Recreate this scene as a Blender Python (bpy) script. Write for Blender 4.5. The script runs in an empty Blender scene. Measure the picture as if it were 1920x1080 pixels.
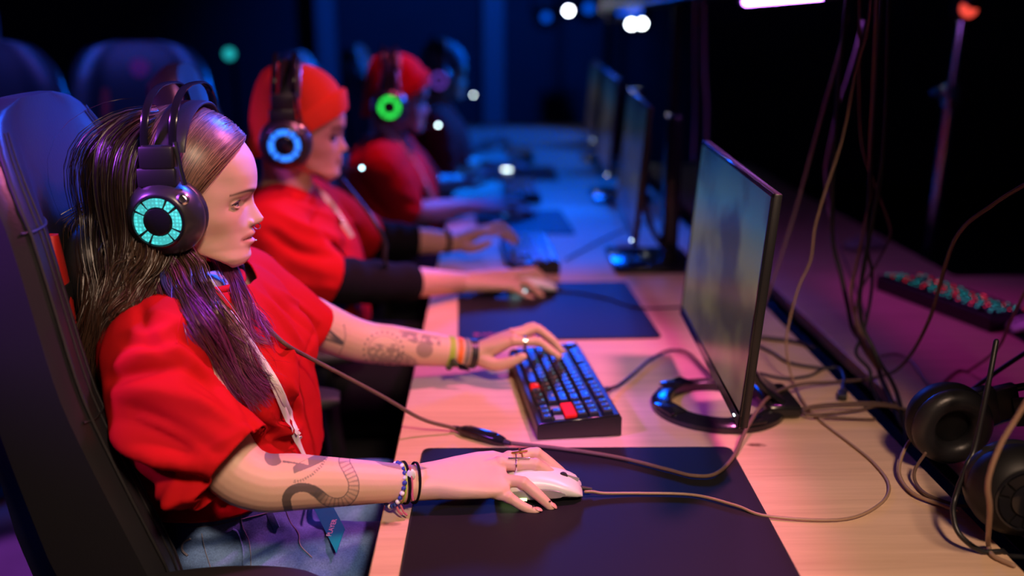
import bpy, bmesh, math, random
import numpy as np
from mathutils import Vector, Matrix, noise
from mathutils.bvhtree import BVHTree

random.seed(7)
RNG = np.random.default_rng(7)
PI = math.pi
S = bpy.context.scene
COL = S.collection

# ------------------------------------------------------------------ camera
CAM_F, CAM_P, CAM_YAW = 1820.0, math.radians(15.2), math.radians(1.2)
CAM = np.array([0.0, 0.0, 1.38])
FW = np.array([math.sin(CAM_YAW) * math.cos(CAM_P), math.cos(CAM_YAW) * math.cos(CAM_P), -math.sin(CAM_P)])
RT = np.array([math.cos(CAM_YAW), -math.sin(CAM_YAW), 0.0])
UP = np.cross(RT, FW)
cd = bpy.data.cameras.new('camera')
cam = bpy.data.objects.new('camera', cd)
COL.objects.link(cam)
cam.matrix_world = Matrix(((RT[0], UP[0], -FW[0], CAM[0]), (RT[1], UP[1], -FW[1], CAM[1]), (RT[2], UP[2], -FW[2], CAM[2]), (0, 0, 0, 1)))
cd.sensor_width = 36.0
cd.lens = CAM_F / 1920 * 36
cd.clip_start, cd.clip_end = 0.05, 60
cd.dof.use_dof = True
cd.dof.focus_distance = 1.31
cd.dof.aperture_fstop = 1.5
S.camera = cam

# ------------------------------------------------------------------ view, world, lights
S.view_settings.view_transform = 'Standard'
S.view_settings.look = 'None'
S.view_settings.gamma = 1.0
S.view_settings.use_curve_mapping = False
S.view_settings.exposure = 0.0
W = bpy.data.worlds.new('world')
S.world = W
W.use_nodes = True
W.node_tree.nodes['Background'].inputs[0].default_value = (0.01, 0.02, 0.10, 1)
W.node_tree.nodes['Background'].inputs[1].default_value = 0.06


def lamp(name, kind, loc, target, energy, color, size=0.3, size_y=None, angle=None, blend=0.3):
    d = bpy.data.lights.new(name, kind)
    d.energy = energy
    d.color = color
    if kind == 'AREA':
        d.size = size
        if size_y:
            d.shape = 'RECTANGLE'
            d.size_y = size_y
    else:
        d.shadow_soft_size = size
    if kind == 'SPOT':
        d.spot_size = math.radians(angle or 60)
        d.spot_blend = blend
    o = bpy.data.objects.new(name, d)
    COL.objects.link(o)
    o.location = loc
    o.rotation_euler = (Vector(target) - Vector(loc)).to_track_quat('-Z', 'Y').to_euler()
    return o


lamp('warm_room_light', 'SPOT', (0.50, -0.35, 2.5), (0.07, 1.10, 0.84), 205, (1.0, 0.66, 0.46), 0.16, angle=49, blend=0.9)
lamp('blue_gloss_light', 'SPOT', (0.30, 6.3, 2.15), (0.12, 2.1, 0.75), 210, (0.0, 0.09, 1.0), 0.25, angle=22, blend=0.6)
lamp('pink_stage_light', 'SPOT', (0.95, 1.75, 2.7), (-0.12, 1.48, 0.86), 215, (1.0, 0.19, 0.52), 0.10, angle=46, blend=0.5)
lamp('pink_second_light', 'SPOT', (0.5, 2.35, 2.9), (-0.46, 2.12, 1.10), 115, (1.0, 0.22, 0.30), 0.12, angle=30, blend=0.5)
lamp('red_third_light', 'SPOT', (0.30, 2.9, 2.9), (-0.36, 3.08, 1.02), 130, (1.0, 0.10, 0.28), 0.12, angle=22, blend=0.6)
lamp('pink_hand_light', 'SPOT', (0.35, 2.2, 2.6), (0.02, 2.22, 0.8), 38, (1.0, 0.20, 0.40), 0.10, angle=26, blend=0.6)
for k, (x, y, e) in enumerate(((0.18, 2.98, 360), (0.16, 3.75, 360), (0.12, 4.7, 330), (0.1, 5.7, 260))):
    lamp('blue_desk_light', 'SPOT', (x + 0.1, y + 0.25, 3.15), (x, y, 0.75), e, (0.0, 0.085, 1.0), 0.08, angle=25 if k else 24, blend=0.35)
lamp('blue_face_light', 'SPOT', (1.0, 4.2, 1.9), (-0.28, 2.95, 1.12), 480, (0.0, 0.12, 1.0), 0.12, angle=40, blend=0.6)
lamp('blue_far_face_light', 'SPOT', (0.9, 5.3, 2.0), (-0.15, 4.25, 1.17), 700, (0.0, 0.12, 1.0), 0.12, angle=34, blend=0.6)
lamp('purple_rear_light', 'SPOT', (-1.75, 0.55, 2.15), (-0.66, 1.17, 1.24), 480, (0.46, 0.08, 1.0), 0.12, angle=15, blend=0.5)
lamp('blue_chair_light', 'SPOT', (0.5, 2.7, 2.9), (-0.66, 1.47, 1.14), 2400, (0.0, 0.09, 1.0), 0.15, angle=17, blend=0.6)
lamp('magenta_desk_light', 'SPOT', (0.80, 2.3, 2.6), (0.88, 1.80, 0.75), 32, (0.62, 0.01, 0.55), 0.12, angle=44, blend=0.7)
lamp('purple_second_light', 'SPOT', (-1.9, 0.95, 2.3), (-0.70, 2.02, 1.2), 170, (0.46, 0.08, 1.0), 0.12, angle=13, blend=0.6)
lamp('pink_emblem_fill', 'SPOT', (-0.7, 1.5, 2.9), (-1.30, 3.15, 1.15), 14, (1.0, 0.08, 0.35), 0.15, angle=40, blend=0.6)  # weak fill added so the red emblems show under the blue
lamp('blue_left_column_light', 'SPOT', (-1.7, 4.0, 2.9), (-2.52, 5.0, 1.6), 110, (0.0, 0.10, 1.0), 0.1, angle=40, blend=0.6)
lamp('blue_wall_light', 'SPOT', (0.1, 5.6, 2.9), (-0.25, 7.5, 1.5), 95, (0.0, 0.10, 1.0), 0.1, angle=75, blend=0.8)
lamp('blue_back_chairs_light', 'SPOT', (-0.8, 1.9, 3.0), (-1.30, 3.15, 1.15), 260, (0.0, 0.10, 1.0), 0.15, angle=50, blend=0.6)
lamp('violet_floor_light', 'SPOT', (-1.5, 2.7, 2.4), (-1.36, 2.30, 0.0), 420, (0.55, 0.10, 1.0), 0.15, angle=40, blend=0.6)


# ------------------------------------------------------------------ geometry helpers
def A(*v):
    return np.array(v, float)


def ray(x, y):
    return FW + RT * (x - 960) / CAM_F - UP * (y - 540) / CAM_F


def at(x, y, Y):            # world point seen in direction (x, y) at distance Y along the row of desks
    r = ray(x, y)
    return CAM + r * (Y / r[1])


def on(x, y, z=0.75):       # world point seen in direction (x, y) at height z
    r = ray(x, y)
    return CAM + r * ((z - CAM[2]) / r[2])


def topx(V):
    d = np.asarray(V) - CAM
    z = d @ FW
    return 960 + CAM_F * (d @ RT) / z, 540 - CAM_F * (d @ UP) / z


def unit(v):
    v = np.asarray(v, float)
    return v / (np.linalg.norm(v) + 1e-12)


def spline(pts, n):
    """Catmull-Rom through pts (rows of any width), n samples."""
    p = np.asarray(pts, float)
    if len(p) < 3:
        t = np.linspace(0, 1, n)[:, None]
        return p[0] * (1 - t) + p[-1] * t
    q = np.vstack([2 * p[0] - p[1], p, 2 * p[-1] - p[-2]])
    m = len(p) - 1
    out = []
    for u in np.linspace(0, m, n):
        i = min(int(u), m - 1)
        t = u - i
        a, b, c, d = q[i], q[i + 1], q[i + 2], q[i + 3]
        out.append(0.5 * (2 * b + (c - a) * t + (2 * a - 5 * b + 4 * c - d) * t * t + (3 * b - a - 3 * c + d) * t ** 3))
    return np.array(out)


def lerp(x, xs, ys):
    return np.interp(x, xs, ys)


def smooth_interp(x, xs, ys):
    """smooth curve through the control values (dense Catmull-Rom, then linear lookup)."""
    o = np.argsort(xs)
    c = spline(np.column_stack([np.asarray(xs)[o], np.asarray(ys)[o]]), 40 * len(xs))
    k = np.maximum.accumulate(c[:, 0])
    return np.interp(x, k, c[:, 1])


class MB:
    """collects vertices and faces for one mesh."""
    def __init__(s):
        s.v, s.f = [], []

    def add(s, vs, fs):
        o = len(s.v)
        s.v += [tuple(map(float, v)) for v in vs]
        s.f += [tuple(i + o for i in f) for f in fs]
        return s

    def rings(s, R, cap=True, close=True):
        n = len(R[0])
        vs = [p for r in R for p in r]
        fs = []
        for i in range(len(R) - 1):
            for j in range(n if close else n - 1):
                k = (j + 1) % n
                fs.append((i * n + j, i * n + k, (i + 1) * n + k, (i + 1) * n + j))
        if cap:
            fs.append(tuple(range(n - 1, -1, -1)))
            fs.append(tuple((len(R) - 1) * n + j for j in range(n)))
        return s.add(vs, fs)

    def tube(s, pts, r, n=8, cap=True, round_ends=False, flat=1.0, up=None):
        p = np.asarray(pts, float)
        m = len(p)
        r = np.full(m, r, float) if np.isscalar(r) else np.asarray(r, float)
        T = np.gradient(p, axis=0)
        T /= np.linalg.norm(T, axis=1)[:, None] + 1e-12
        if round_ends:
            P, RR, TT = [], [], []
            for k in (0.0, 0.35, 0.7):
                P.append(p[0] - T[0] * r[0] * math.cos(math.asin(min(1, k + .05)))); RR.append(r[0] * (k + .05)); TT.append(T[0])
            P += list(p); RR += list(r); TT += list(T)
            for k in (0.7, 0.35, 0.0):
                P.append(p[-1] + T[-1] * r[-1] * math.cos(math.asin(min(1, k + .05)))); RR.append(r[-1] * (k + .05)); TT.append(T[-1])
            p, r, T = np.array(P), np.array(RR), np.array(TT)
            m = len(p)
        u = np.cross(T[0], up if up is not None else (0, 0, 1))
        if np.linalg.norm(u) < 1e-3:
            u = np.cross(T[0], (0, 1, 0))
        u = unit(u)
        R = []
        a = np.arange(n) * 2 * PI / n
        for i in range(m):
            u = unit(u - T[i] * (u @ T[i]))
            w = np.cross(T[i], u)
            R.append(p[i] + r[i] * (np.cos(a)[:, None] * u + flat * np.sin(a)[:, None] * w))
        return s.rings(R, cap)

    def loft(s, st, n=32, e=2.0, cap=True):
        """stations (centre, U, V): ring = c + U cos + V sin, superellipse exponent e."""
        a = np.arange(n) * 2 * PI / n
        ca = np.sign(np.cos(a)) * np.abs(np.cos(a)) ** (2 / e)
        sa = np.sign(np.sin(a)) * np.abs(np.sin(a)) ** (2 / e)
        return s.rings([np.asarray(c) + ca[:, None] * np.asarray(U) + sa[:, None] * np.asarray(V) for c, U, V in st], cap)

    def box(s, c, size, r=0.0, seg=2, M=None):
        bm = bmesh.new()
        bmesh.ops.create_cube(bm, size=1.0)
        for v in bm.verts:
            v.co = Vector((v.co.x * size[0], v.co.y * size[1], v.co.z * size[2]))
        if r > 0:
            bmesh.ops.bevel(bm, geom=list(bm.edges), offset=min(r, min(size) * 0.49), segments=seg, affect='EDGES', profile=0.5)
        bm.verts.index_update()
        vs = [np.array(v.co) for v in bm.verts]
        if M is not None:
            vs = [np.asarray(M) @ v for v in vs]
        fs = [tuple(v.index for v in f.verts) for f in bm.faces]
        bm.free()
        return s.add([v + np.asarray(c) for v in vs], fs)

    def ball(s, c, r, n=16, m=10, M=None):
        r = (r, r, r) if np.isscalar(r) else r
        R = []
        a = np.arange(n) * 2 * PI / n
        for i in range(m + 1):
            ph = PI * max(0.02, min(0.98, i / m))
            ring = np.column_stack([r[0] * math.sin(ph) * np.cos(a), r[1] * math.sin(ph) * np.sin(a), np.full(n, -r[2] * math.cos(ph))])
            if M is not None:
                ring = ring @ np.asarray(M).T
            R.append(ring + np.asarray(c))
        return s.rings(R)

    def torus(s, c, R, r, n=32, m=8, ax=(0, 0, 1), ry=None, arc=None, flat=1.0, sq=1.0):
        ax = unit(ax)
        u = unit(np.cross(ax, (0, 1, 0) if abs(ax[1]) < .9 else (1, 0, 0)))
        w = np.cross(ax, u)
        a0, a1 = arc if arc else (0, 2 * PI)
        full = arc is None
        k = n if full else n + 1
        rr = []
        for i in range(k):
            a = a0 + (a1 - a0) * i / n
            rad = u * math.cos(a) + w * math.sin(a) * sq
            b = np.arange(m) * 2 * PI / m
            rr.append(np.asarray(c) + R * rad + r * (np.cos(b)[:, None] * unit(rad) + flat * np.sin(b)[:, None] * ax))
        if full:
            rr.append(rr[0])
        return s.rings(rr, cap=not full)

    def lathe(s, c, prof, ax=(0, 0, 1), n=32, cap=True):
        """prof: (radius, height along ax)"""
        ax = unit(ax)
        u = unit(np.cross(ax, (0, 1, 0) if abs(ax[1]) < .9 else (1, 0, 0)))
        w = np.cross(ax, u)
        a = np.arange(n) * 2 * PI / n
        return s.rings([np.asarray(c) + ax * h + r * (np.cos(a)[:, None] * u + np.sin(a)[:, None] * w) for r, h in prof], cap)

    def prism(s, poly, d, ax=None):
        """polygon points (3-D) extruded by vector d."""
        p = np.asarray(poly, float)
        n = len(p)
        fs = [tuple(range(n - 1, -1, -1)), tuple(range(n, 2 * n))] + [(i, (i + 1) % n, n + (i + 1) % n, n + i) for i in range(n)]
        return s.add(list(p) + list(p + np.asarray(d)), fs)

    def xform(s, f):
        s.v = [tuple(f(np.array(v))) for v in s.v]
        return s

    def mesh(s, name, mat=None, smooth=True, off=(0, 0, 0)):
        me = bpy.data.meshes.new(name)
        o = np.asarray(off, float)
        me.from_pydata([tuple(np.array(v) - o) for v in s.v], [], s.f)
        bm = bmesh.new()
        bm.from_mesh(me)
        bmesh.ops.recalc_face_normals(bm, faces=bm.faces)
        bm.to_mesh(me)
        bm.free()
        if mat:
            me.materials.append(mat)
        if smooth:
            me.polygons.foreach_set('use_smooth', [True] * len(me.polygons))
            try:
                me.set_sharp_from_angle(angle=math.radians(38))
            except Exception:
                pass
        me.update()
        return me


def remesh(mb, vox, it=4, fac=0.5):
    """one continuous surface over everything in mb; returns vertex array and face list."""
    me = mb.mesh('tmp', smooth=False)
    ob = bpy.data.objects.new('tmp', me)
    COL.objects.link(ob)
    m = ob.modifiers.new('r', 'REMESH')
    m.mode = 'VOXEL'
    m.voxel_size = vox
    m.adaptivity = 0
    if it:
        k = ob.modifiers.new('s', 'SMOOTH')
        k.iterations = it
        k.factor = fac
    dg = bpy.context.evaluated_depsgraph_get()
    out = bpy.data.meshes.new_from_object(ob.evaluated_get(dg))
    bpy.data.objects.remove(ob)
    bpy.data.meshes.remove(me)
    V = np.empty(len(out.vertices) * 3)
    out.vertices.foreach_get('co', V)
    F = [tuple(p.vertices) for p in out.polygons]
    N = np.empty(len(out.vertices) * 3)
    out.vertices.foreach_get('normal', N)
    bpy.data.meshes.remove(out)
    return V.reshape(-1, 3), F, N.reshape(-1, 3)


def raw_mesh(name, V, F, mat, off=(0, 0, 0), color=None, smooth=True):
    me = bpy.data.meshes.new(name)
    me.from_pydata((np.asarray(V) - np.asarray(off)).tolist(), [], F)
    if mat:
        me.materials.append(mat)
    if smooth:
        me.polygons.foreach_set('use_smooth', [True] * len(me.polygons))
    if color is not None:
        ca = me.color_attributes.new('Col', 'FLOAT_COLOR', 'POINT')
        c = np.ones((len(V), 4))
        c[:, :3] = color
        ca.data.foreach_set('color', c.ravel())
    me.update()
    return me


# ------------------------------------------------------------------ object helpers
def thing(name, label, cat, loc=(0, 0, 0), group=None):
    o = bpy.data.objects.new(name, None)
    o.empty_display_size = 0.05
    COL.objects.link(o)
    o.location = tuple(map(float, loc))
    o['label'] = label
    o['category'] = cat
    if group:
        o['group'] = group
    return o


ROOTLOC = {}


def base_of(o):
    p = np.zeros(3)
    while o is not None:
        p = p + np.array(o.location)
        o = o.parent
    return p


def part(name, mb, mat, parent, label=None, smooth=True, kind=None):
    """mesh part built in world coordinates under a thing (or part) that is not rotated."""
    off = base_of(parent)
    me = mb.mesh(name, mat, smooth, off) if isinstance(mb, MB) else mb
    o = bpy.data.objects.new(name, me)
    COL.objects.link(o)
    o.parent = parent
    if label:
        o['label'] = label
    if kind:
        o['kind'] = kind
    return o


def solo(name, mb, mat, label, cat, group=None, smooth=True, kind=None):
    V = np.array(mb.v)
    loc = np.array([(V[:, 0].min() + V[:, 0].max()) / 2, (V[:, 1].min() + V[:, 1].max()) / 2, V[:, 2].min()])
    o = bpy.data.objects.new(name, mb.mesh(name, mat, smooth, loc))
    COL.objects.link(o)
    o.location = loc
    o['label'] = label
    o['category'] = cat
    if group:
        o['group'] = group
    if kind:
        o['kind'] = kind
    return o


def struct(name, mb, mat, parent=None, smooth=False):
    o = bpy.data.objects.new(name, mb.mesh(name, mat, smooth))
    COL.objects.link(o)
    if parent:
        o.parent = parent
    o['kind'] = 'structure'
    return o


def dup(o, parent=None):
    c = o.copy()
    COL.objects.link(c)
    if parent is not None:
        c.parent = parent
    for ch in list(o.children):
        dup(ch, c)
    return c


def place(o, loc, rz=0.0, label=None, group=None, rot=None):
    o.location = tuple(map(float, loc))
    o.rotation_euler = rot if rot is not None else (0, 0, rz)
    if label:
        o['label'] = label
    if group:
        o['group'] = group
    return o


# ------------------------------------------------------------------ materials
class NT:
    def __init__(s, m):
        s.t = m.node_tree
        s.n = s.t.nodes
        s.b = s.n['Principled BSDF']

    def new(s, typ, **kw):
        n = s.n.new(typ)
        for k, v in kw.items():
            if hasattr(n, k):
                setattr(n, k, v)
            else:
                n.inputs[k].default_value = v
        return n

    def link(s, a, b):
        s.t.links.new(a, b)


def mat(name, color, rough=0.5, metal=0.0, spec=0.5, emit=None, strength=1.0, bump=None, attr=False, sheen=0.0, sss=0.0, vary=0.0, coat=0.0):
    m = bpy.data.materials.new(name)
    m.use_nodes = True
    N = NT(m)
    b = N.b
    b.inputs['Base Color'].default_value = (*color, 1)
    b.inputs['Roughness'].default_value = rough
    b.inputs['Metallic'].default_value = metal
    b.inputs['Specular IOR Level'].default_value = spec
    b.inputs['Sheen Weight'].default_value = sheen
    b.inputs['Coat Weight'].default_value = coat
    if sss:
        b.inputs['Subsurface Weight'].default_value = sss
        b.inputs['Subsurface Radius'].default_value = (1.0, 0.35, 0.2)
        b.inputs['Subsurface Scale'].default_value = 0.006
    if emit:
        b.inputs['Emission Color'].default_value = (*emit, 1)
        b.inputs['Emission Strength'].default_value = strength
    if attr:
        a = N.new('ShaderNodeAttribute', attribute_name='Col')
        N.link(a.outputs['Color'], b.inputs['Base Color'])
    if vary:
        tc = N.new('ShaderNodeTexCoord')
        nz = N.new('ShaderNodeTexNoise', Scale=9.0, Detail=4.0)
        N.link(tc.outputs['Object'], nz.inputs['Vector'])
        mx = N.new('ShaderNodeMix', data_type='RGBA')
        mx.inputs['A'].default_value = (*[c * (1 - vary) for c in color], 1)
        mx.inputs['B'].default_value = (*[min(1, c * (1 + vary)) for c in color], 1)
        N.link(nz.outputs['Fac'], mx.inputs['Factor'])
        N.link(mx.outputs['Result'], b.inputs['Base Color'])
    if bump:
        tc = N.new('ShaderNodeTexCoord')
        nz = N.new('ShaderNodeTexNoise', Scale=bump[0], Detail=3.0)
        N.link(tc.outputs['Object'], nz.inputs['Vector'])
        bp = N.new('ShaderNodeBump', Strength=bump[1], Distance=bump[2] if len(bump) > 2 else 0.001)
        N.link(nz.outputs['Fac'], bp.inputs['Height'])
        N.link(bp.outputs['Normal'], b.inputs['Normal'])
    return m


def wood_mat(name):
    m = mat(name, (0.6, 0.4, 0.25), 0.55, spec=0.25)
    N = NT(m)
    tc = N.new('ShaderNodeTexCoord')
    mp = N.new('ShaderNodeMapping')
    mp.inputs['Scale'].default_value = (1.6, 26.0, 26.0)
    N.link(tc.outputs['Object'], mp.inputs['Vector'])
    n1 = N.new('ShaderNodeTexNoise', Scale=2.2, Detail=6.0, Roughness=0.62)
    n1.inputs['Distortion'].default_value = 0.5
    N.link(mp.outputs[0], n1.inputs['Vector'])
    cr = N.new('ShaderNodeValToRGB')
    el = cr.color_ramp.elements
    el[0].position, el[0].color = 0.28, (0.56, 0.38, 0.25, 1)
    el[1].position, el[1].color = 0.66, (0.70, 0.49, 0.33, 1)
    N.link(n1.outputs['Fac'], cr.inputs['Fac'])
    mp2 = N.new('ShaderNodeMapping')
    mp2.inputs['Scale'].default_value = (1.4, 5.5, 5.0)
    N.link(tc.outputs['Object'], mp2.inputs['Vector'])
    n2 = N.new('ShaderNodeTexNoise', Scale=1.4, Detail=3.0)
    N.link(mp2.outputs[0], n2.inputs['Vector'])
    mx = N.new('ShaderNodeMix', data_type='RGBA', blend_type='MULTIPLY')
    mx.inputs['Factor'].default_value = 0.55
    cr2 = N.new('ShaderNodeValToRGB')
    cr2.color_ramp.elements[0].position, cr2.color_ramp.elements[0].color = 0.3, (0.84, 0.80, 0.76, 1)
    cr2.color_ramp.elements[1].position, cr2.color_ramp.elements[1].color = 0.65, (1, 1, 1, 1)
    N.link(n2.outputs['Fac'], cr2.inputs['Fac'])
    N.link(cr.outputs['Color'], mx.inputs['A'])
    N.link(cr2.outputs['Color'], mx.inputs['B'])
    # knots: sparse dark eyes in the wood
    mp3 = N.new('ShaderNodeMapping')
    mp3.inputs['Scale'].default_value = (3.2, 6.4, 1.0)
    N.link(tc.outputs['Object'], mp3.inputs['Vector'])
    vo = N.new('ShaderNodeTexVoronoi', Scale=1.15, Randomness=1.0)
    N.link(mp3.outputs[0], vo.inputs['Vector'])
    nk = N.new('ShaderNodeTexNoise', Scale=60.0, Detail=2.0)
    N.link(tc.outputs['Object'], nk.inputs['Vector'])
    ad = N.new('ShaderNodeMath', operation='MULTIPLY_ADD')
    ad.inputs[1].default_value = 0.07
    N.link(nk.outputs['Fac'], ad.inputs[0])
    N.link(vo.outputs['Distance'], ad.inputs[2])
    cr3 = N.new('ShaderNodeValToRGB')
    cr3.color_ramp.elements[0].position, cr3.color_ramp.elements[0].color = 0.055, (1, 1, 1, 1)
    cr3.color_ramp.elements[1].position, cr3.color_ramp.elements[1].color = 0.10, (0, 0, 0, 1)
    N.link(ad.outputs[0], cr3.inputs['Fac'])
    mk = N.new('ShaderNodeMix', data_type='RGBA')
    mk.inputs['B'].default_value = (0.17, 0.09, 0.05, 1)
    N.link(cr3.outputs['Color'], mk.inputs['Factor'])
    N.link(mx.outputs['Result'], mk.inputs['A'])
    N.link(mk.outputs['Result'], N.b.inputs['Base Color'])
    bp = N.new('ShaderNodeBump', Strength=0.15, Distance=0.001)
    N.link(n1.outputs['Fac'], bp.inputs['Height'])
    N.link(bp.outputs['Normal'], N.b.inputs['Normal'])
    return m


def screen_mat(name, seed, strength):
    """a blurred game view on a screen: sky on top, dry ground below, a dark shape in the middle."""
    m = mat(name, (0.01, 0.01, 0.012), 0.22, spec=0.5)
    N = NT(m)
    tc = N.new('ShaderNodeTexCoord')
    sp = N.new('ShaderNodeSeparateXYZ')
    N.link(tc.outputs['Object'], sp.inputs[0])
    nz = N.new('ShaderNodeTexNoise', Scale=3.2, Detail=2.0)
    nz.noise_dimensions = '4D'
    nz.inputs['W'].default_value = seed
    N.link(tc.outputs['Object'], nz.inputs['Vector'])
    ad = N.new('ShaderNodeMath', operation='MULTIPLY_ADD')
    ad.inputs[1].default_value = 0.36
    zz = N.new('ShaderNodeMath', operation='MULTIPLY_ADD')
    zz.inputs[1].default_value = 2.6
    zz.inputs[2].default_value = 0.30
    N.link(sp.outputs['Z'], zz.inputs[0])
    N.link(nz.outputs['Fac'], ad.inputs[0])
    N.link(zz.outputs[0], ad.inputs[2])
    cr = N.new('ShaderNodeValToRGB')
    e = cr.color_ramp.elements
    e[0].position, e[0].color = 0.06, (0.19, 0.12, 0.085, 1)
    e[1].position, e[1].color = 0.96, (0.008, 0.07, 0.20, 1)
    k = e.new(0.28); k.color = (0.19, 0.155, 0.05, 1)
    k = e.new(0.55); k.color = (0.20, 0.185, 0.09, 1)
    k = e.new(0.74); k.color = (0.06, 0.17, 0.25, 1)
    N.link(ad.outputs[0], cr.inputs['Fac'])
    n2 = N.new('ShaderNodeTexNoise', Scale=8.0, Detail=2.0)
    n2.noise_dimensions = '4D'
    n2.inputs['W'].default_value = seed + 3.3
    mp = N.new('ShaderNodeMapping')
    mp.inputs['Scale'].default_value = (1, 0.75, 0.9)
    N.link(tc.outputs['Object'], mp.inputs['Vector'])
    N.link(mp.outputs[0], n2.inputs['Vector'])
    cr2 = N.new('ShaderNodeValToRGB')
    cr2.color_ramp.elements[0].position, cr2.color_ramp.elements[0].color = 0.40, (0.22, 0.2, 0.3, 1)
    cr2.color_ramp.elements[1].position, cr2.color_ramp.elements[1].color = 0.56, (1, 1, 1, 1)
    N.link(n2.outputs['Fac'], cr2.inputs['Fac'])
    mx = N.new('ShaderNodeMix', data_type='RGBA', blend_type='MULTIPLY')
    mx.inputs['Factor'].default_value = 0.85
    N.link(cr.outputs['Color'], mx.inputs['A'])
    N.link(cr2.outputs['Color'], mx.inputs['B'])
    N.link(mx.outputs['Result'], N.b.inputs['Emission Color'])
    N.b.inputs['Emission Strength'].default_value = strength
    return m


def denim_mat(name):
    m = mat(name, (0.16, 0.24, 0.36), 0.85, spec=0.2)
    N = NT(m)
    tc = N.new('ShaderNodeTexCoord')
    n1 = N.new('ShaderNodeTexNoise', Scale=14.0, Detail=5.0)
    n2 = N.new('ShaderNodeTexNoise', Scale=420.0, Detail=2.0)
    N.link(tc.outputs['Object'], n1.inputs['Vector'])
    N.link(tc.outputs['Object'], n2.inputs['Vector'])
    cr = N.new('ShaderNodeValToRGB')
    cr.color_ramp.elements[0].position, cr.color_ramp.elements[0].color = 0.33, (0.045, 0.11, 0.32, 1)
    cr.color_ramp.elements[1].position, cr.color_ramp.elements[1].color = 0.68, (0.17, 0.30, 0.58, 1)
    N.link(n1.outputs['Fac'], cr.inputs['Fac'])
    mx = N.new('ShaderNodeMix', data_type='RGBA', blend_type='OVERLAY')
    mx.inputs['Factor'].default_value = 0.45
    N.link(cr.outputs['Color'], mx.inputs['A'])
    N.link(n2.outputs['Fac'], mx.inputs['B'])
    N.link(mx.outputs['Result'], N.b.inputs['Base Color'])
    bp = N.new('ShaderNodeBump', Strength=0.3, Distance=0.0008)
    N.link(n2.outputs['Fac'], bp.inputs['Height'])
    N.link(bp.outputs['Normal'], N.b.inputs['Normal'])
    return m


M = {}
M['wood'] = wood_mat('pine_worktop')
M['black'] = mat('black_plastic', (0.012, 0.012, 0.014), 0.38)
M['gloss'] = mat('glossy_black_plastic', (0.010, 0.010, 0.013), 0.16)
M['satin'] = mat('satin_graphite', (0.055, 0.052, 0.058), 0.30, metal=0.6)
M['rubber'] = mat('black_rubber', (0.012, 0.012, 0.014), 0.6)
M['leather'] = mat('black_leatherette', (0.015, 0.0148, 0.018), 0.38, bump=(260, 0.25, 0.0008))
M['stitch'] = mat('black_stitching', (0.008, 0.008, 0.01), 0.6)
M['redpad'] = mat('red_leatherette', (0.55, 0.02, 0.015), 0.5)
M['pad'] = mat('mouse_pad_cloth', (0.008, 0.008, 0.011), 0.55, spec=0.22, bump=(900, 0.2, 0.0003))
M['padedge'] = mat('mouse_pad_stitching', (0.01, 0.01, 0.012), 0.8)
M['steel'] = mat('dark_steel', (0.03, 0.03, 0.033), 0.4, metal=0.8)
M['chrome'] = mat('chrome', (0.7, 0.7, 0.72), 0.18, metal=1.0)
M['silver'] = mat('silver', (0.75, 0.74, 0.72), 0.25, metal=1.0)
M['gold'] = mat('brass_gold', (0.75, 0.5, 0.15), 0.28, metal=1.0)
M['white'] = mat('white_plastic', (0.75, 0.75, 0.74), 0.35)
M['grey'] = mat('grey_plastic', (0.28, 0.28, 0.28), 0.4)
M['red_cloth'] = mat('red_cotton', (0.47, 0.008, 0.010), 0.88, spec=0.06, bump=(700, 0.25, 0.0006))
M['red_knit'] = mat('orange_red_knit', (0.66, 0.050, 0.018), 0.85, spec=0.1, bump=(500, 0.3, 0.001))
M['black_cloth'] = mat('black_cotton', (0.006, 0.006, 0.008), 0.9, spec=0.1)
M['navy_cloth'] = mat('dark_cap_cloth', (0.08, 0.08, 0.10), 0.8, spec=0.3)
M['denim'] = denim_mat('blue_denim')
M['thread'] = mat('ochre_thread', (0.19, 0.19, 0.24), 0.8)
M['webbing'] = mat('white_webbing', (0.78, 0.76, 0.76), 0.7)
M['skin'] = mat('skin', (0.62, 0.40, 0.30), 0.48, spec=0.35, attr=True, sss=0.12)
M['hair'] = mat('hair_strands', (0.08, 0.045, 0.03), 0.36, spec=0.5, attr=True)
M['eye'] = mat('eye', (0.7, 0.7, 0.7), 0.08, spec=0.6, attr=True)
M['lash'] = mat('eyelash', (0.015, 0.01, 0.01), 0.6)
M['cable'] = mat('brown_braided_cable', (0.13, 0.075, 0.055), 0.6, bump=(1500, 0.8, 0.001))
M['cable_tan'] = mat('tan_cable', (0.30, 0.19, 0.13), 0.45)
M['cable_black'] = mat('black_cable', (0.012, 0.012, 0.014), 0.4)
M['cable_violet'] = mat('grey_cable', (0.24, 0.17, 0.22), 0.45)
M['floor'] = mat('dark_carpet', (0.06, 0.055, 0.06), 0.9, vary=0.3, bump=(120, 0.4, 0.004))
M['wall'] = mat('dark_wall', (0.10, 0.10, 0.12), 0.8, vary=0.15)
M['column'] = mat('pale_column_paint', (0.5, 0.5, 0.52), 0.7)
M['ceiling'] = mat('black_ceiling', (0.01, 0.01, 0.012), 0.9)
M['key'] = mat('keycap_black', (0.012, 0.015, 0.022), 0.26)
M['keyplate'] = mat('keyboard_plate', (0.012, 0.012, 0.014), 0.4)
M['redkey'] = mat('red_keycap', (0.78, 0.022, 0.012), 0.65, spec=0.1)
M['greykey'] = mat('bare_switch_plate', (0.22, 0.22, 0.22), 0.5)


def glow(name, c, s):
    return mat(name, (0.02, 0.02, 0.02), 0.4, emit=c, strength=s)


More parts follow.
